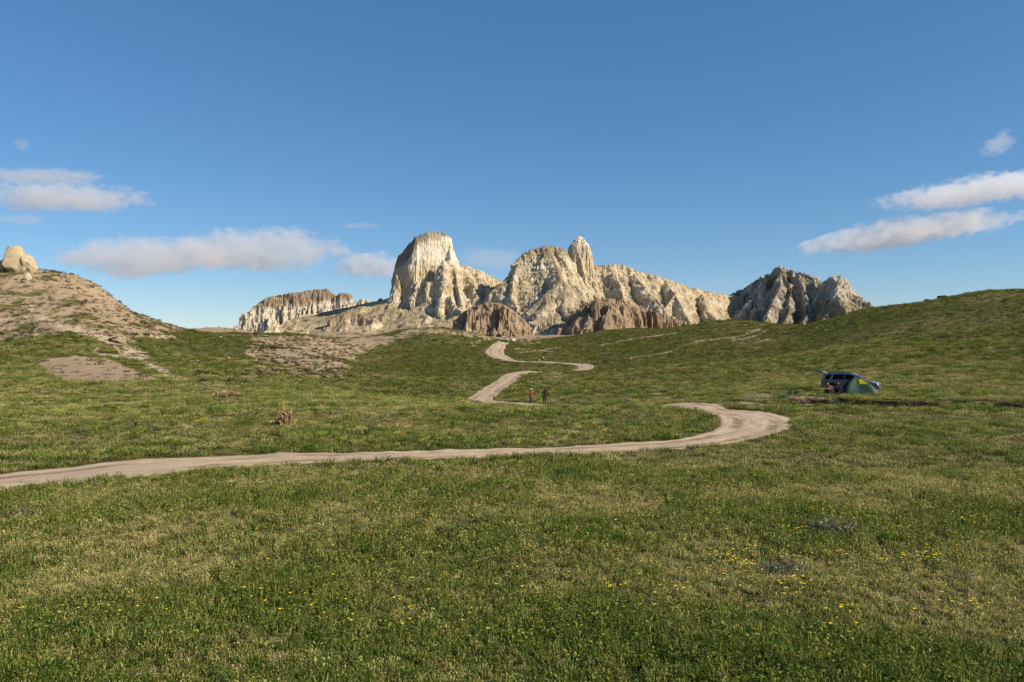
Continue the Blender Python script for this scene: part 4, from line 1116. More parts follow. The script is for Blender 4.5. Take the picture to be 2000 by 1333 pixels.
bush(440, 778, 55, .35, M_DRY, "dry_bush", "low brown patch of dead brush below the scrub slope", "bush", None, 33, 500, leafy=.1)
# ------------------------------------------------------------------ clouds: real volumes far behind the rocks
def cloud_material(name, dens, seed, sx, sy, sz, soft=0.55, flat=0.0):
    t = NT(name)
    P = t.coord("Object")                              # unit sphere coordinates of the cloud body
    sep = t.n("ShaderNodeSeparateXYZ"); t.set(sep.inputs[0], P)
    mp = t.n("ShaderNodeMapping"); t.set(mp.inputs[0], P); mp.inputs["Scale"].default_value = (sx / 330.0, sy / 330.0, sz / 210.0); mp.inputs["Location"].default_value = (seed * 3.7, seed * 1.9, seed * 5.1)
    n1 = t.noise(mp.outputs[0], 1.0, 2, 0.5); n2 = t.noise(mp.outputs[0], 2.8, 7, 0.66)
    z = sep.outputs[2]
    zz = t.math('MULTIPLY', z, t.ramp(z, -0.5, 0.1, 1.35, 1.0))
    r2 = t.math('ADD', t.math('ADD', t.math('MULTIPLY', sep.outputs[0], sep.outputs[0]), t.math('MULTIPLY', sep.outputs[1], sep.outputs[1])), t.math('MULTIPLY', zz, zz))
    body = t.math('SUBTRACT', 0.92, t.math('SQRT', r2))
    nn = t.math('ADD', t.math('MULTIPLY', t.math('SUBTRACT', n1, 0.5), 1.3), t.math('MULTIPLY', t.math('SUBTRACT', n2, 0.5), 1.9))
    v = t.math('ADD', body, nn)
    dn = t.math('MULTIPLY', t.ramp(v, 0.06, soft), dens)
    pv = t.n("ShaderNodeVolumePrincipled")
    pv.inputs["Color"].default_value = (0.92, 0.95, 1.0, 1); pv.inputs["Anisotropy"].default_value = 0.25
    t.set(pv.inputs["Density"], dn)
    t.t.links.new(pv.outputs[0], t.out.inputs["Volume"])
    return t.m

def cloud(x0, x1, y0, y1, d, label, seed, tilt=0.0, dens=0.0032, soft=0.42, depth=0.45, zf=1.4):
    cx, cy = (x0 + x1) / 2, (y0 + y1) / 2
    a = (x1 - x0) / 2 / F * d * 1.25; c = (y1 - y0) / 2 / F * d * zf
    bm = bmesh.new(); bmesh.ops.create_icosphere(bm, subdivisions=3, radius=1.0)
    for v in bm.verts:
        k = 1.0 + 0.06 * math.sin(v.co.x * 7 + seed) + 0.05 * math.sin(v.co.z * 5 + seed * 2)
        v.co *= k
    b = max(a * depth, c)
    o = bm_obj("cloud", bm, cloud_material("cloud_vapour", dens, seed, a, b, c, soft), smooth=True, loc=((cx - 1000) / F * d, d, zpix(cy, d)), rot=(0, tilt, 0))
    o.scale = (a, b, c)
    return tag(o, label, "cloud", "small clouds above the horizon")

D = 9000
cloud(-30, 275, 362, 416, D, "long grey-white cloud at the left edge, above the largest cloud", 1)
cloud(-40, 190, 332, 360, D * 1.1, "faint thin cloud strip just above the left edge cloud", 2, dens=0.0022)
cloud(120, 480, 462, 552, D, "largest cloud, wide and grey, left half of the bank above the left hill", 3, zf=1.12, dens=0.0027)
cloud(330, 668, 445, 540, D * 1.04, "right half of the wide grey cloud bank left of the butte", 4, zf=1.15, dens=0.0027)
cloud(205, 300, 520, 552, D * .97, "small bright puff under the wide grey cloud bank", 5, dens=0.004)
cloud(655, 800, 500, 552, D, "small white cloud touching the left side of the butte", 6, dens=0.006)
cloud(660, 738, 435, 449, D, "tiny thin wisp above and left of the butte", 7, dens=0.002)
cloud(890, 1030, 480, 530, D * 1.2, "very faint cloud in the gap between butte and peak", 8, dens=0.0010)
cloud(1735, 2110, 338, 412, D, "upper of the two tilted clouds at the right edge", 9, tilt=-0.13, zf=1.05, dens=0.0028)
cloud(1585, 1968, 418, 496, D, "lower tilted cloud at the right, above the green hill", 10, tilt=-0.15, zf=1.05, dens=0.0028)
cloud(1910, 1984, 262, 308, D, "ragged faint wisp high at the right edge", 11, tilt=-0.5, dens=0.0016)
cloud(30, 55, 270, 296, D, "tiny faint wisp high at the left edge", 12, tilt=0.7, dens=0.0018)
cloud(-20, 90, 420, 440, D * 1.1, "thin faint streak below the left edge cloud", 13, dens=0.0014)
# ------------------------------------------------------------------ things in the valley
def gz(x, y): return float(h_ground(np.array([float(x)]), np.array([float(y)]))[0])
def at(px, d): return (px - 1000) / F * d, d

# ---- boulders and stones
def stone_material(name, a, b, dark):
    t = NT(name); P = t.coord("Object")
    n = t.noise(P, 1.2, 6, 0.65); f = t.noise(P, 5.0, 5, 0.7)
    c = t.mix(t.ramp(n, 0.3, 0.7), a, b); c = t.mix(t.math('MULTIPLY', t.ramp(f, 0.52, 0.7), 0.6), c, dark)
    return t.bsdf(c, 0.95, 0.05, normal=t.bump(t.math('ADD', n, f), 0.8, 0.25))
M_STONE = stone_material("pale_limestone", (0.40, 0.32, 0.20), (0.55, 0.46, 0.31), (0.16, 0.12, 0.07))
M_WHITESTONE = stone_material("white_chalk_stone", (0.50, 0.46, 0.37), (0.62, 0.57, 0.47), (0.25, 0.2, 0.14))
M_DARKSTONE = stone_material("dark_lichen_stone", (0.030, 0.028, 0.024), (0.055, 0.05, 0.042), (0.015, 0.014, 0.012))

def stone(name, loc, size, mat, label, cat="stone", group=None, seed=0, sub=3, rz=0.0, taper=0.0, rough=1.0, sink=0.18):
    bm = bmesh.new(); bmesh.ops.create_icosphere(bm, subdivisions=sub, radius=1.0)
    co = np.array([v.co[:] for v in bm.verts]); rng = np.random.RandomState(seed + 50)
    r = 1 + rough * (0.28 * pn3(co[:, 0] * 1.1 + seed, co[:, 1] * 1.1, co[:, 2] * 1.1, seed) + 0.16 * (0.4 - np.abs(pn3(co[:, 0] * 2.7, co[:, 1] * 2.7, co[:, 2] * 2.7 + seed, seed + 3))) + 0.05 * pn3(co[:, 0] * 7, co[:, 1] * 7, co[:, 2] * 7, seed + 5))
    co = co * r[:, None]
    for k in range(9):                                        # knock flat faces into it
        n = rng.normal(size=3); n /= np.linalg.norm(n); lim = rng.uniform(0.62, 0.88)
        d = co @ n; co -= np.outer(np.maximum(d - lim, 0) * 0.85, n)
    co[:, :2] *= (1 - taper * np.clip(co[:, 2:3], -1, 1))
    co *= np.array(size) / 2
    co[:, 2] += size[2] * (0.5 - sink)
    for v, c in zip(bm.verts, co): v.co = c
    o = bm_obj(name, bm, mat, smooth=True, loc=loc, rot=(0, 0, rz))
    return tag(o, label, cat, group)

for px, d, w, h, lab, sd, mat, tp in ((26, 225, 6.0, 9.2, "taller pale yellow boulder on top of the left hill", 2, M_STONE, .22), (54, 226, 5.0, 6.6, "rounded yellow boulder leaning against the taller one on the left hill", 5, M_STONE, .12),
                                      (3, 226, 3.2, 4.4, "small dark-cracked rock at the left edge of the hilltop", 8, M_STONE, .1), (55, 215, 2.0, 2.3, "small bright white rock below the hilltop boulders", 11, M_WHITESTONE, .3)):
    x, y = at(px, d)
    stone("boulder", (x, y, gz(x, y) - 0.2), (w, w * .9, h), mat, lab, "boulder", None, sd, 4, taper=tp, sink=.10, rough=1.5)
for px, d, w, h, lab, sd, sx in ((1810, 243, 1.9, 1.3, "small dark rock on the skyline of the right hill", 21, 1), (1842, 240, 4.8, 1.6, "long low dark rock ledge on the skyline of the right hill", 24, 1)):
    x, y = at(px, d)
    stone("dark_rock", (x, y, gz(x, y) - 0.05), (w, 1.4, h), M_DARKSTONE, lab, "rock", None, sd, 3, rz=.15)
G = "pale stones scattered on the green shelf"
for k, (px, py, w, lab) in enumerate(((446, 702, 8, "largest pale stone on the green shelf left of the brown slope"), (357, 705, 6, "pale stone with a dark shadow, left on the green shelf"), (431, 661, 6, "pale stone high on the green shelf near the skyline"), (499, 706, 7, "brownish stone at the edge of the brown scrub slope"), (434, 704, 4.5, None), (373, 707, 4, None), (386, 706, 4.5, None), (411, 711, 4.5, None),
                                      (342, 706, 4, None), (334, 709, 3.5, None), (452, 704, 2.5, None), (410, 720, 3, None), (427, 720, 3, None), (436, 726, 3, None), (350, 701, 3, None), (767, 756, 3.2, None), (773, 756, 2.6, None), (385, 728, 3.4, None))):
    x, y = ray_hit(px, py)
    s = w / F * y
    stone("stone", (x, y, gz(x, y)), (s, s * .9, s * .75), M_WHITESTONE if k % 3 else M_STONE, lab or "small pale stone lying in the grass of the left-hand valley", "stone", G, 30 + k, 2, rz=k * 1.3)

# ---- vehicle
M_SILVER = flat_mat("silver_paint", (0.165, 0.17, 0.178), 0.42, 0.4, 0.2, 0.6, 0.04, 2.0)
M_WHITEPAINT = flat_mat("white_paint", (0.72, 0.72, 0.70), 0.35, 0.5, 0.0, 0.5, 0.04, 2.0)
M_GLASS = flat_mat("tinted_glass", (0.006, 0.006, 0.007), 0.2, 0.08, 0.0, 0.0, 0.1)
M_RUBBER = flat_mat("tyre_rubber", (0.022, 0.021, 0.020), 0.9, 0.2)
M_ALLOY = flat_mat("alloy_rim", (0.45, 0.45, 0.46), 0.35, 0.5, 0.8)
M_PLASTIC = flat_mat("black_trim", (0.018, 0.018, 0.019), 0.6, 0.3)
M_LAMP = flat_mat("lamp_lens", (0.62, 0.64, 0.66), 0.12, 0.7, 0.2)
M_RED = flat_mat("tail_lamp", (0.35, 0.015, 0.012), 0.25, 0.5)

def prism(bm, outline, y0, y1, y0t=None, y1t=None, zt=None):
    """side outline (x,z) extruded from y0 to y1; above the outline's base the sides lean in when y0t is given"""
    zs = [p[1] for p in outline]; zb, zm = min(zs), max(zs)
    def yy(y, yt, z):
        return y if yt is None else y + (yt - y) * (z - zb) / (zm - zb)
    A = [bm.verts.new((x, yy(y0, y0t, z), z)) for x, z in outline]; B = [bm.verts.new((x, yy(y1, y1t, z), z)) for x, z in outline]
    fa = bm.faces.new(A[::-1]); fb = bm.faces.new(B)
    n = len(A)
    for i in range(n): bm.faces.new((A[i], A[(i + 1) % n], B[(i + 1) % n], B[i]))
    return fa, fb

def arc(cx, cz, r, a0, a1, n=9):
    return [(cx + r * math.cos(a0 + (a1 - a0) * i / n), cz + r * math.sin(a0 + (a1 - a0) * i / n)) for i in range(n + 1)]

def tube(bm, pts, r, n=6):
    rings = []
    for i, p in enumerate(pts):
        p = Vector(p); d = (Vector(pts[min(i + 1, len(pts) - 1)]) - Vector(pts[max(i - 1, 0)])).normalized()
        a = d.orthogonal().normalized(); b = d.cross(a)
        rings.append([bm.verts.new(p + a * math.cos(2 * math.pi * k / n) * r + b * math.sin(2 * math.pi * k / n) * r) for k in range(n)])
    for r0, r1 in zip(rings[:-1], rings[1:]):
        for k in range(n): bm.faces.new((r0[k], r0[(k + 1) % n], r1[(k + 1) % n], r1[k]))
    bm.faces.new(rings[0][::-1]); bm.faces.new(rings[-1])

def vehicle(name, loc, rz, paint, label, gate_open=True, scale=1.0):
    root = empty(name, loc, rz); root.scale = (scale,) * 3
    tag(root, label, "car")
    W = 0.92; XR, XF = -1.40, 1.42; wr = 0.37
    pi = math.pi
    low = [(-2.28, .48), (-2.30, .80), (-2.24, 1.06), (-1.2, 1.10), (0.0, 1.08), (1.02, 1.06), (1.75, 1.00), (2.18, .90), (2.32, .74), (2.33, .50), (2.22, .34)]
    low += [(XF + .46, .34)] + arc(XF, .40, .45, 0.0, pi)[0:] + [(XF - .46, .34), (XR + .46, .34)] + arc(XR, .40, .45, 0.0, pi) + [(XR - .46, .34), (-2.2, .38)]
    bm = bmesh.new(); prism(bm, low, -W, W)
    bmesh.ops.recalc_face_normals(bm, faces=bm.faces)
    ed = [e for e in bm.edges if abs(e.verts[0].co.y) > .9 and abs(e.verts[1].co.y) > .9 and e.verts[0].co.y * e.verts[1].co.y > 0 and min(e.verts[0].co.z, e.verts[1].co.z) > .84]
    bmesh.ops.bevel(bm, geom=ed, offset=.07, segments=3, affect='EDGES')
    bmesh.ops.triangulate(bm, faces=[f for f in bm.faces if len(f.verts) > 4])
    body = bm_obj("body", bm, paint, root)
    bm = bmesh.new(); bmesh.ops.create_cube(bm, size=1, matrix=Matrix.Translation((0, 0, .60)) @ Matrix.Diagonal((4.3, 1.30, .52, 1))); bm_obj("underbody", bm, M_PLASTIC, root)
    cab = [(-2.22, 1.06), (-2.02, 1.62), (-1.75, 1.72), (-0.6, 1.75), (0.20, 1.70), (0.55, 1.58), (1.22, 1.06)]
    bm = bmesh.new(); prism(bm, cab, -W + .02, W - .02, -.66, .66)
    bmesh.ops.recalc_face_normals(bm, faces=bm.faces)
    bmesh.ops.bevel(bm, geom=[e for e in bm.edges if min(e.verts[0].co.z, e.verts[1].co.z) > 1.5 and abs(e.verts[0].co.y - e.verts[1].co.y) < .2], offset=.06, segments=2, affect='EDGES')
    cabin = bm_obj("cabin", bm, paint, root)
    # side windows: thin panes standing just proud of the leaning cabin sides
    def ys(z, s): return s * ((W - .02) + (.66 - (W - .02)) * (z - 1.06) / .69 + .008)
    panes = (("rear_quarter_window", [(-2.02, 1.13), (-1.86, 1.52), (-1.42, 1.58), (-1.62, 1.13)]), ("door_window", [(-1.42, 1.13), (-1.25, 1.59), (-0.42, 1.61), (-0.42, 1.12)]), ("door_window", [(-0.36, 1.12), (-0.36, 1.61), (0.16, 1.58), (0.86, 1.12)]))
    for s in (-1, 1):
        for nm, q in panes:
            bm = bmesh.new()
            a = [bm.verts.new((x, ys(z, s), z)) for x, z in q]; b = [bm.verts.new((x, ys(z, s) - s * .03, z)) for x, z in q]
            bm.faces.new(a); bm.faces.new(b[::-1])
            for i in range(4): bm.faces.new((a[i], a[(i + 1) % 4], b[(i + 1) % 4], b[i]))
            bm_obj(nm, bm, M_GLASS, root)
        # bright trim line under the glass, sill, handles, mirror, lamps
        bm = bmesh.new(); tube(bm, [(-1.66, ys(1.12, s), 1.115), (-0.3, ys(1.1, s) + s * .005, 1.105), (0.86, ys(1.1, s), 1.10)], .012); bm_obj("window_trim", bm, M_ALLOY, root)
        bm = bmesh.new(); bmesh.ops.create_cube(bm, size=1, matrix=Matrix.Translation((0, s * .93, .40)) @ Matrix.Diagonal((1.9, .05, .14, 1))); bm_obj("sill", bm, M_PLASTIC, root)
        for hx in (-0.55, 0.42):
            bm = bmesh.new(); bmesh.ops.create_cube(bm, size=1, matrix=Matrix.Translation((hx, s * .93, .97)) @ Matrix.Diagonal((.2, .04, .035, 1))); bm_obj("door_handle", bm, paint, body)
        bm = bmesh.new(); bmesh.ops.create_icosphere(bm, subdivisions=2, radius=1, matrix=Matrix.Translation((.78, s * 1.0, 1.16)) @ Matrix.Diagonal((.07, .12, .09, 1))); bm_obj("mirror", bm, paint, root, True)
        bm = bmesh.new(); bmesh.ops.create_icosphere(bm, subdivisions=2, radius=1, matrix=Matrix.Translation((2.17, s * .66, .80)) @ Matrix.Diagonal((.17, .20, .10, 1))); bm_obj("headlight", bm, M_LAMP, root, True)
        bm = bmesh.new(); bmesh.ops.create_cube(bm, size=1, matrix=Matrix.Translation((-2.27, s * .80, .92)) @ Matrix.Diagonal((.08, .2, .34, 1))); bm_obj("tail_light", bm, M_RED, root)
        for wx in (XR, XF):
            bm = bmesh.new()
            bmesh.ops.create_cone(bm, cap_ends=True, segments=28, radius1=wr, radius2=wr, depth=.25, matrix=Matrix.Translation((wx, s * .80, wr)) @ Matrix.Rotation(pi / 2, 4, 'X'))
            bmesh.ops.bevel(bm, geom=[e for e in bm.edges if len(e.link_faces) == 2 and any(len(f.verts) > 4 for f in e.link_faces)], offset=.05, segments=2, affect='EDGES')
            wh = bm_obj("wheel", bm, M_RUBBER, root)
            bm = bmesh.new()
            bmesh.ops.create_cone(bm, cap_ends=True, segments=20, radius1=.24, radius2=.20, depth=.03, matrix=Matrix.Translation((wx, s * .932, wr)) @ Matrix.Rotation(-s * pi / 2, 4, 'X'))
            for k in range(5):
                a = k * 2 * pi / 5
                bmesh.ops.create_cube(bm, size=1, matrix=Matrix.Translation((wx + math.cos(a) * .13, s * .95, wr + math.sin(a) * .13)) @ Matrix.Rotation(-a, 4, 'Y') @ Matrix.Diagonal((.2, .02, .05, 1)))
            bm_obj("rim", bm, M_ALLOY, wh)
    # windscreen, grille, bumpers
    bm = bmesh.new()
    q = [(1.16, -.80, 1.11), (1.16, .80, 1.11), (0.60, .62, 1.56), (0.60, -.62, 1.56)]
    off = Vector((.012, 0, .015))
    a = [bm.verts.new(Vector(p) + off) for p in q]; b = [bm.verts.new(Vector(p) - off) for p in q]
    bm.faces.new(a); bm.faces.new(b[::-1])
    for i in range(4): bm.faces.new((a[i], a[(i + 1) % 4], b[(i + 1) % 4], b[i]))
    bm_obj("windscreen", bm, M_GLASS, root)
    bm = bmesh.new()
    bmesh.ops.create_cube(bm, size=1, matrix=Matrix.Translation((2.30, 0, .76)) @ Matrix.Diagonal((.06, .72, .20, 1))); gr = bm_obj("grille", bm, M_PLASTIC, root)
    for k in range(3):
        bm = bmesh.new(); bmesh.ops.create_cube(bm, size=1, matrix=Matrix.Translation((2.335, 0, .70 + k * .06)) @ Matrix.Diagonal((.02, .66, .018, 1))); bm_obj("grille_bar", bm, M_ALLOY, gr)
    for x, nm in ((2.34, "front_bumper"), (-2.31, "rear_bumper")):
        bm = bmesh.new(); bmesh.ops.create_cube(bm, size=1, matrix=Matrix.Translation((x, 0, .50)) @ Matrix.Diagonal((.16, 1.78, .24, 1)))
        bmesh.ops.bevel(bm, geom=bm.edges[:], offset=.05, segments=2, affect='EDGES'); bm_obj(nm, bm, paint, root)
    # black panel standing in for the shaded tail opening, and tailgate
    if gate_open:
        bm = bmesh.new(); q = [(-2.26, -.74, .62), (-2.26, .74, .62), (-2.04, .58, 1.60), (-2.04, -.58, 1.60)]
        vs = [bm.verts.new(Vector(p) + Vector((-.045, 0, 0))) for p in q]; vb = [bm.verts.new(Vector(p) + Vector((.02, 0, 0))) for p in q]
        bm.faces.new(vs); bm.faces.new(vb[::-1])
        for i in range(4): bm.faces.new((vs[i], vs[(i + 1) % 4], vb[(i + 1) % 4], vb[i]))
        bm_obj("boot_shade_panel", bm, M_PLASTIC, root)
        side = [(-2.00, 1.70), (-2.35, 1.86), (-2.80, 1.92), (-3.18, 1.86)]
        bm = bmesh.new(); prev = None
        for i, (x, z) in enumerate(side):
            hw = .64 - .03 * (i == 0) + .02 * i
            row = [bm.verts.new((x, -hw, z)), bm.verts.new((x, hw, z)), bm.verts.new((x, hw, z - .09)), bm.verts.new((x, -hw, z - .09))]
            if prev:
                for k in range(4): bm.faces.new((prev[k], prev[(k + 1) % 4], row[(k + 1) % 4], row[k]))
            else: bm.faces.new(row[::-1])
            prev = row
        bm.faces.new(prev)
        gate = bm_obj("tailgate", bm, paint, root)
        bm = bmesh.new(); bmesh.ops.create_cube(bm, size=1, matrix=Matrix.Translation((-2.55, 0, 1.90)) @ Matrix.Rotation(.17, 4, 'Y') @ Matrix.Diagonal((.5, 1.02, .03, 1))); bm_obj("rear_window", bm, M_GLASS, gate)
        for s in (-1, 1):
            bm = bmesh.new(); tube(bm, [(-2.08, s * .6, 1.40), (-2.42, s * .62, 1.79)], .015); bm_obj("gas_strut", bm, M_PLASTIC, gate)
    for s in (-1, 1):
        bm = bmesh.new(); tube(bm, [(-1.7, s * .58, 1.735), (-1.6, s * .58, 1.79), (-0.1, s * .58, 1.79), (0.02, s * .58, 1.73)], .018); bm_obj("roof_rail", bm, M_PLASTIC, root)
    return root

x, y = at(1661, 70.5)
vehicle("parked_car", (x, y, gz(x, y) + .01), math.radians(-30), M_SILVER, "silver off-road car with raised tailgate parked behind the green tent")
x, y = at(984, 436)
vehicle("parked_car", (x, y, gz(x, y) + .1), math.radians(172), M_WHITEPAINT, "white car parked at the far end of the dirt track", False, .97)
x, y = at(1003, 440)
vehicle("parked_car", (x, y, gz(x, y) + .1), math.radians(95), M_WHITEPAINT, "second white car, right of the one at the track's far end", False, 1.0)

# ---- tent
M_FLY = flat_mat("green_tent_fabric", (0.024, 0.070, 0.042), 0.6, 0.3, var=.12, scale=3)
M_DOOR = flat_mat("door_shade_black", (0.012, 0.016, 0.014), 0.8, 0.1)  # near-black: shade of the open door side painted as fabric colour
M_YELLOW = flat_mat("yellow_cloth", (0.75, 0.52, 0.01), 0.6, 0.2, var=.1)
M_POLE = flat_mat("tent_pole", (0.08, 0.08, 0.085), 0.4, 0.5, 0.5)
def tent(loc, rz):
    root = empty("dome_tent", loc, rz); tag(root, "small green dome tent with a yellow patch, pitched beside the silver car", "tent")
    Hh = 1.5; n = 64; m = 14
    poles = [math.radians(a) for a in (35, 145, 215, 325)]
    def rad(a):
        c, s = math.cos(a), math.sin(a)
        r = 1.0 / max(abs(c) / 1.12, abs(s) / 1.05)            # rectangular floor
        r = min(r, 1.42)
        return r
    def pt(a, t):
        """t = 0 at the ground, 1 at the crown"""
        r = rad(a)
        near = min(abs((a - p + math.pi) % (2 * math.pi) - math.pi) for p in poles)
        sag = 1 - 0.30 * math.sin(min(near / .9, 1) * math.pi / 2) * math.sin(math.pi * min(t * 1.1, 1))
        k = math.cos(t * math.pi / 2) ** 1.55
        x_ = r * k * sag * math.cos(a); y_ = r * k * sag * math.sin(a)
        # vestibule pulled out towards +x near the ground
        v = max(0, math.cos(a)) ** 2 * max(0, 1 - t * 1.25)
        x_ += v * 0.75
        return Vector((x_, y_, Hh * math.sin(t * math.pi / 2) ** 1.05))
    def shell(a0, a1, name, mat, push=0.0, t0=0.0, t1=1.0, na=n, nt=m, parent=root):
        bm = bmesh.new(); rows = []
        for i in range(nt + 1):
            t = t0 + (t1 - t0) * i / nt; row = []
            for j in range(na + 1):
                a = a0 + (a1 - a0) * j / na
                p = pt(a, t)
                if push: p = p + (p - Vector((0, 0, .3))).normalized() * push
                row.append(bm.verts.new(p))
            rows.append(row)
        for r0, r1 in zip(rows[:-1], rows[1:]):
            for j in range(na): bm.faces.new((r0[j], r0[j + 1], r1[j + 1], r1[j]))
        bmesh.ops.remove_doubles(bm, verts=bm.verts[:], dist=.0005)
        return bm_obj(name, bm, mat, parent, True)
    fly = shell(math.radians(-140), math.radians(140), "fly_sheet", M_FLY)
    shell(math.radians(140), math.radians(220), "shaded_door_panel", M_DOOR, na=20)
    shell(math.radians(285), math.radians(312), "yellow_patch", M_YELLOW, .015, .42, .66, 8, 5)
    for p in poles:
        bm = bmesh.new(); tube(bm, [pt(p, i / 14) + (pt(p, i / 14) - Vector((0, 0, .3))).normalized() * .012 for i in range(14)], .014); bm_obj("pole", bm, M_POLE, root)
    for p, L in ((math.radians(300), .6), (math.radians(0), .5), (math.radians(60), .6)):
        a = pt(p, .45); b = pt(p, 0) ; d = Vector((math.cos(p), math.sin(p), 0)); e = Vector((b.x, b.y, .02)) + d * L
        bm = bmesh.new(); tube(bm, [a, e], .006, 4); bm_obj("guy_line", bm, M_POLE, root)
    return root
x, y = at(1673, 67.4)
tent((x, y, gz(x, y) - .01), math.radians(-14))

# ---- two dark bags
M_BAG = flat_mat("dark_bag_fabric", (0.030, 0.027, 0.025), 0.8, 0.2)
for k, (px, lab) in enumerate(((1544, "left of two dark rounded bags lying in the grass"), (1558, "right of two dark rounded bags lying in the grass"))):
    x, y = at(px, 63.5)
    root = empty("bag", (x, y, gz(x, y)), .3 + k); tag(root, lab, "bag", "bags by the camp")
    bm = bmesh.new(); bmesh.ops.create_icosphere(bm, subdivisions=3, radius=1)
    for v in bm.verts:
        c = v.co.copy(); v.co = Vector((c.x * .30, c.y * .25, max(c.z, -.8) * .27 + .215)) * (1 + .06 * math.sin(c.x * 6 + k) + .05 * math.sin(c.y * 7 + c.z * 5))
    bm_obj("sack", bm, M_BAG, root, True)
    bm = bmesh.new(); tube(bm, [(-.1, 0, .45), (-.07, .02, .53), (.07, .02, .53), (.1, 0, .45)], .012); bm_obj("handle", bm, M_PLASTIC, root)

# ---- people: one skinned body each
M_SKIN = flat_mat("skin", (0.36, 0.20, 0.13), 0.6, 0.3, var=.08)
M_HAIR = flat_mat("dark_hair", (0.018, 0.014, 0.011), 0.7, 0.3)
M_CREAM = flat_mat("cream_cotton", (0.60, 0.52, 0.36), 0.85, 0.1)
M_CORAL = flat_mat("coral_jacket_cloth", (0.32, 0.050, 0.042), 0.75, 0.15)
M_NAVY = flat_mat("slate_trousers_cloth", (0.050, 0.050, 0.065), 0.85, 0.1)
M_BLACK = flat_mat("black_jacket_cloth", (0.016, 0.014, 0.017), 0.8, 0.15)
M_BROWNTR = flat_mat("dark_brown_trousers_cloth", (0.045, 0.032, 0.028), 0.85, 0.1)
M_SHOE = flat_mat("white_shoe", (0.55, 0.53, 0.50), 0.6, 0.3)
M_DSHOE = flat_mat("dark_shoe", (0.025, 0.022, 0.02), 0.6, 0.3)
M_ORANGE = flat_mat("rust_shirt_cloth", (0.34, 0.10, 0.045), 0.8, 0.1)
M_GREYJ = flat_mat("grey_jacket_cloth", (0.095, 0.095, 0.11), 0.85, 0.1)

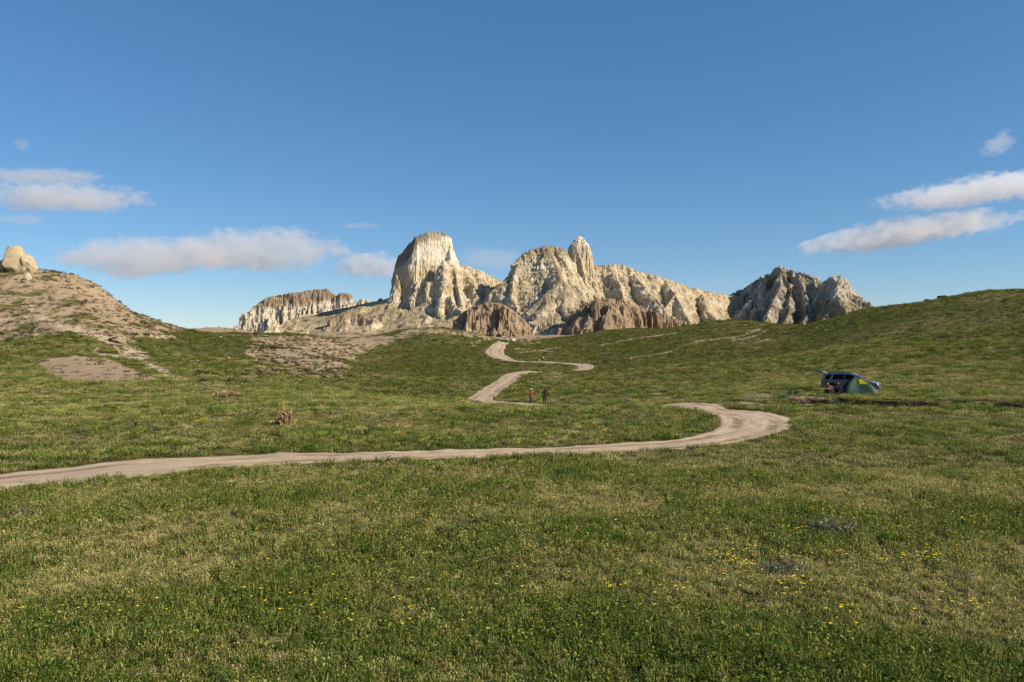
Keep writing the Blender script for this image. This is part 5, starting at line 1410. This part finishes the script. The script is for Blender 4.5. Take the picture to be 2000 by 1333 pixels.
GW = "people walking on the track"
def person(loc, rz, pose, mats, label, group, headgear=None, lod=2):
    """pose: joint positions (x right, y forward, z up). mats: top, bottom, shoes, sleeve-end (skin)"""
    V = []; R_ = []; E = []; B = []
    def add(p, r, parent=None, mat=0):
        V.append(Vector(p)); R_.append(r)
        if parent is not None: E.append((parent, len(V) - 1)); B.append((parent, len(V) - 1, mat))
        return len(V) - 1
    J = {k: Vector(v) for k, v in pose.items()}
    pel = add(J['pelvis'], .135)
    sp = add(J['pelvis'].lerp(J['chest'], .5), .125, pel, 0)
    ch = add(J['chest'], .145, sp, 0)
    nk = add(J['neck'], .062, ch, 0)
    hb = add(J['neck'].lerp(J['head'], .55), .078, nk, 3)
    hd = add(J['head'], .098, hb, 3)
    ht = add(J['head'] + (J['head'] - J['neck']).normalized() * .095, .060, hd, 3)
    fw = J['face'].normalized()
    add(J['head'] + fw * .115 - Vector((0, 0, .015)), .016, hd, 3)          # nose
    sd = fw.cross(Vector((0, 0, 1))).normalized()
    for s in (-1, 1): add(J['head'] + sd * s * .105, .018, hd, 3)            # ears
    for s, n in ((-1, 'l'), (1, 'r')):
        sh = add(J['sh_' + n], .072, ch, 0); el = add(J['el_' + n], .048, sh, 0); wr = add(J['wr_' + n], .034, el, mats.get('fore', 0))
        d = (J['wr_' + n] - J['el_' + n]).normalized(); q = d.orthogonal().normalized(); c = d.cross(q)
        pm = add(J['wr_' + n] + d * .06, .036, wr, 3)
        for k, (o, L) in enumerate(((-.03, .075), (-.01, .088), (.01, .082), (.03, .065))):
            k1 = add(J['wr_' + n] + d * (.095 + L * .5) + q * o + c * .008, .009, pm, 3); add(J['wr_' + n] + d * (.095 + L) + q * o + c * .030, .008, k1, 3)
        t1 = add(J['wr_' + n] + d * .07 - q * .045, .011, pm, 3); add(J['wr_' + n] + d * .11 - q * .062 + c * .02, .009, t1, 3)
        hp = add(J['hip_' + n], .105, pel, 1); kn = add(J['kn_' + n], .066, hp, 1); mid = None
        an = add(J['an_' + n], .045, kn, 1)
        f = J['toe_' + n] - J['an_' + n]
        hl = add(J['an_' + n] + Vector((0, 0, -.045)) - f.normalized() * .03, .042, an, 2); add(J['toe_' + n], .038, hl, 2)
    me = bpy.data.meshes.new("person_frame"); me.from_pydata([v[:] for v in V], E, [])
    ob = bpy.data.objects.new("person_frame", me); COL.objects.link(ob)
    md = ob.modifiers.new("skin", 'SKIN'); md.use_smooth_shade = True
    for i, r in enumerate(R_): me.skin_vertices[0].data[i].radius = (r, r)
    me.skin_vertices[0].data[0].use_root = True
    sb = ob.modifiers.new("sub", 'SUBSURF'); sb.levels = lod; sb.render_levels = lod
    dg = bpy.context.evaluated_depsgraph_get(); dg.update()
    m2 = bpy.data.meshes.new_from_object(ob.evaluated_get(dg))
    bpy.data.objects.remove(ob); bpy.data.meshes.remove(me)
    m2.name = "person"
    m2.materials.clear()
    for k in ('top', 'bottom', 'shoe', 'skin'): m2.materials.append(mats[k] if k in mats else M_SKIN)
    A = np.array([V[b[0]][:] for b in B]); Bp = np.array([V[b[1]][:] for b in B]); mi = np.array([b[2] for b in B]); rr = np.array([max(R_[b[0]], R_[b[1]]) for b in B])
    C = np.array([p.center[:] for p in m2.polygons])
    u = Bp - A; L2 = (u * u).sum(1)
    t = np.clip(((C[:, None] - A[None]) * u[None]).sum(-1) / L2[None], 0, 1)
    dist = np.linalg.norm(C[:, None] - A[None] - t[..., None] * u[None], axis=-1) / rr[None]
    pick = mi[dist.argmin(1)]
    for p, k in zip(m2.polygons, pick): p.material_index = int(k); p.use_smooth = True
    body = link("person", m2, loc=loc, rot=(0, 0, rz))
    tag(body, label, "person", group)
    if group == GW: body.scale = (1.07, 1.07, 1.07)
    # hair or cap: a shell over the top and back of the head
    bm = bmesh.new(); bmesh.ops.create_icosphere(bm, subdivisions=3, radius=1)
    for v in bm.verts:
        v.co = Vector((v.co.x * .112, v.co.y * .122, v.co.z * .125))
    cut = J['head'] + Vector((0, 0, .01))
    hm = headgear or M_HAIR
    low = -.02 if headgear else -.07
    bmesh.ops.translate(bm, verts=bm.verts[:], vec=(0, 0, .018))
    ff = Vector((fw.x, fw.y, 0)).normalized()
    kill = [v for v in bm.verts if (v.co.z < low and v.co.dot(ff) > -.04) or v.co.z < -.085 or (not headgear and v.co.dot(ff) > .035 and v.co.z < .075)]
    bmesh.ops.delete(bm, geom=kill, context='VERTS')
    if headgear:
        c = Vector((fw.x, fw.y, 0)).normalized(); s = Vector((-c.y, c.x, 0))
        q = [bm.verts.new(c * .09 + s * .08 + Vector((0, 0, .012))), bm.verts.new(c * .20 + s * .05), bm.verts.new(c * .20 - s * .05), bm.verts.new(c * .09 - s * .08 + Vector((0, 0, .012)))]
        bm.faces.new(q)
    o = bm_obj("cap" if headgear else "hair", bm, hm, body, True, loc=J['head'])
    if headgear:
        bm = bmesh.new(); bmesh.ops.create_icosphere(bm, subdivisions=2, radius=1, matrix=Matrix.Translation(-fw * .035 + Vector((0, 0, -.055))) @ Matrix.Diagonal((.092, .09, .075, 1)))
        bm_obj("hair", bm, M_HAIR, body, True, loc=J['head'])
    return body

def walk_pose(step=.30, lean=.04, arm=.2, bend=.35, h=1.0):
    p = dict(pelvis=(0, 0, .93), chest=(0, lean, 1.30), neck=(0, lean + .01, 1.47), head=(0, lean + .03, 1.60), face=(0, 1, -.1),
             hip_l=(-.09, 0, .88), hip_r=(.09, 0, .88), kn_l=(-.09, step * .62, .50), kn_r=(.09, -step * .1, .48), an_l=(-.09, step * .9, .10), an_r=(.09, -step * 1.05, .16), toe_l=(-.10, step * .9 + .17, .045), toe_r=(.10, -step * 1.05 + .14, .045),
             sh_l=(-.19, lean, 1.39), sh_r=(.19, lean, 1.39), el_l=(-.26, lean - arm * .6, 1.12), el_r=(.27, lean + arm * .35, 1.13), wr_l=(-.23, lean - arm * .35 + bend * .2, .90), wr_r=(.22, lean + arm + bend * .3, .95))
    return {k: (v[0] * h, v[1] * h, v[2] * h) for k, v in p.items()}
GW = "people walking on the track"
x, y = at(1038, 94.3)
pw = walk_pose(.22, .05, .10, .5, 1.06); pw.update(el_l=(-.31, -.10, 1.20), wr_l=(-.21, .10, 1.07), el_r=(.33, -.08, 1.21), wr_r=(.21, .12, 1.08))
pa = person((x, y, float(h_base(np.array([x]), np.array([y]))[0]) + .02), math.radians(14), pw, dict(top=M_CORAL, bottom=M_NAVY, shoe=M_SHOE, skin=M_SKIN), "walker in coral-red jacket and pale cap, seen from behind on the track", GW, M_CREAM)
bm = bmesh.new(); bmesh.ops.create_icosphere(bm, subdivisions=3, radius=1)                                # jacket tied round the waist
for v in bm.verts:
    c = v.co.copy(); k = 1 + .10 * math.sin(5 * math.atan2(c.y, c.x)) * (c.z < 0)
    v.co = Vector((c.x * (.185 - .07 * min(c.z, 0)) * k - .03, c.y * (.165 - .05 * min(c.z, 0)) * k - .02, c.z * .17 + .87))
bm_obj("tied_jacket", bm, M_GREYJ, pa, True)
pa.scale = (1.07, 1.07, 1.07)
x, y = at(1064, 93.0)
pw = walk_pose(.18, .06, .12, .4, 1.05); pw.update(an_r=(.06, -.14, .13), toe_r=(.07, .02, .05), wr_r=(.29, .02, .98), el_r=(.31, -.10, 1.15), wr_l=(-.25, .10, .92))
person((x, y, float(h_base(np.array([x]), np.array([y]))[0])), math.radians(8), pw, dict(top=M_BLACK, bottom=M_BROWNTR, shoe=M_DSHOE, skin=M_SKIN), "walker in black jacket and dark trousers, right of the coral-red one", GW, M_DSHOE)
x, y = at(1053.5, 243)
person((x, y, float(h_base(np.array([x]), np.array([y]))[0]) + .08), math.radians(80), walk_pose(.25), dict(top=M_BLACK, bottom=M_CREAM, shoe=M_DSHOE, skin=M_SKIN), "left of two tiny figures on the far stretch of the track", "tiny distant walkers", None, 1)
x, y = at(1061.5, 244)
person((x, y, float(h_base(np.array([x]), np.array([y]))[0]) + .08), math.radians(70), walk_pose(.2), dict(top=M_CREAM, bottom=M_BLACK, shoe=M_DSHOE, skin=M_SKIN), "right of two tiny figures on the far stretch of the track", "tiny distant walkers", None, 1)

def sit_pose(seat=.32, lean=.12):
    return dict(pelvis=(0, 0, seat), chest=(0, lean, seat + .36), neck=(0, lean + .06, seat + .53), head=(0, lean + .12, seat + .65), face=(0, 1, -.35),
                hip_l=(-.10, .03, seat - .02), hip_r=(.10, .03, seat - .02), kn_l=(-.17, .40, seat + .18), kn_r=(.17, .42, seat + .16), an_l=(-.15, .58, .10), an_r=(.16, .62, .10), toe_l=(-.16, .76, .045), toe_r=(.18, .80, .045),
                sh_l=(-.19, lean, seat + .45), sh_r=(.19, lean, seat + .45), el_l=(-.25, lean + .20, seat + .25), el_r=(.25, lean + .22, seat + .25), wr_l=(-.10, lean + .42, seat + .26), wr_r=(.10, lean + .42, seat + .28))
def camp_stool(px, d, lab):
    x, y = at(px, d)
    root = empty("camp_stool", (x, y, gz(x, y)), .4); tag(root, lab, "stool", "low camp stools")
    bm = bmesh.new(); bmesh.ops.create_cube(bm, size=1, matrix=Matrix.Translation((0, 0, .185)) @ Matrix.Diagonal((.36, .34, .03, 1))); bmesh.ops.bevel(bm, geom=bm.edges[:], offset=.01, segments=2, affect='EDGES'); bm_obj("seat", bm, M_BLACK, root)
    for sx in (-1, 1):
        for sy in (-1, 1):
            bm = bmesh.new(); tube(bm, [(sx * .14, sy * .13, .175), (sx * .17, -sy * .16, 0)], .012); bm_obj("leg", bm, M_POLE, root)
    return x, y
GS = "campers sitting beside the tent"
x, y = camp_stool(1617, 66.3, "low dark stool under the camper in the rust shirt")
person((x, y, gz(x, y)), math.radians(150), sit_pose(), dict(top=M_ORANGE, bottom=M_BLACK, shoe=M_SHOE, skin=M_SKIN, fore=3), "camper in rust-red shirt and white shoes sitting by the open car", GS)
x, y = camp_stool(1633, 66.6, "low dark stool under the camper in black, next to the tent")
person((x, y, gz(x, y)), math.radians(205), sit_pose(.32, .05), dict(top=M_BLACK, bottom=M_BLACK, shoe=M_SHOE, skin=M_SKIN), "camper dressed in black sitting between the rust-shirted one and the tent", GS)
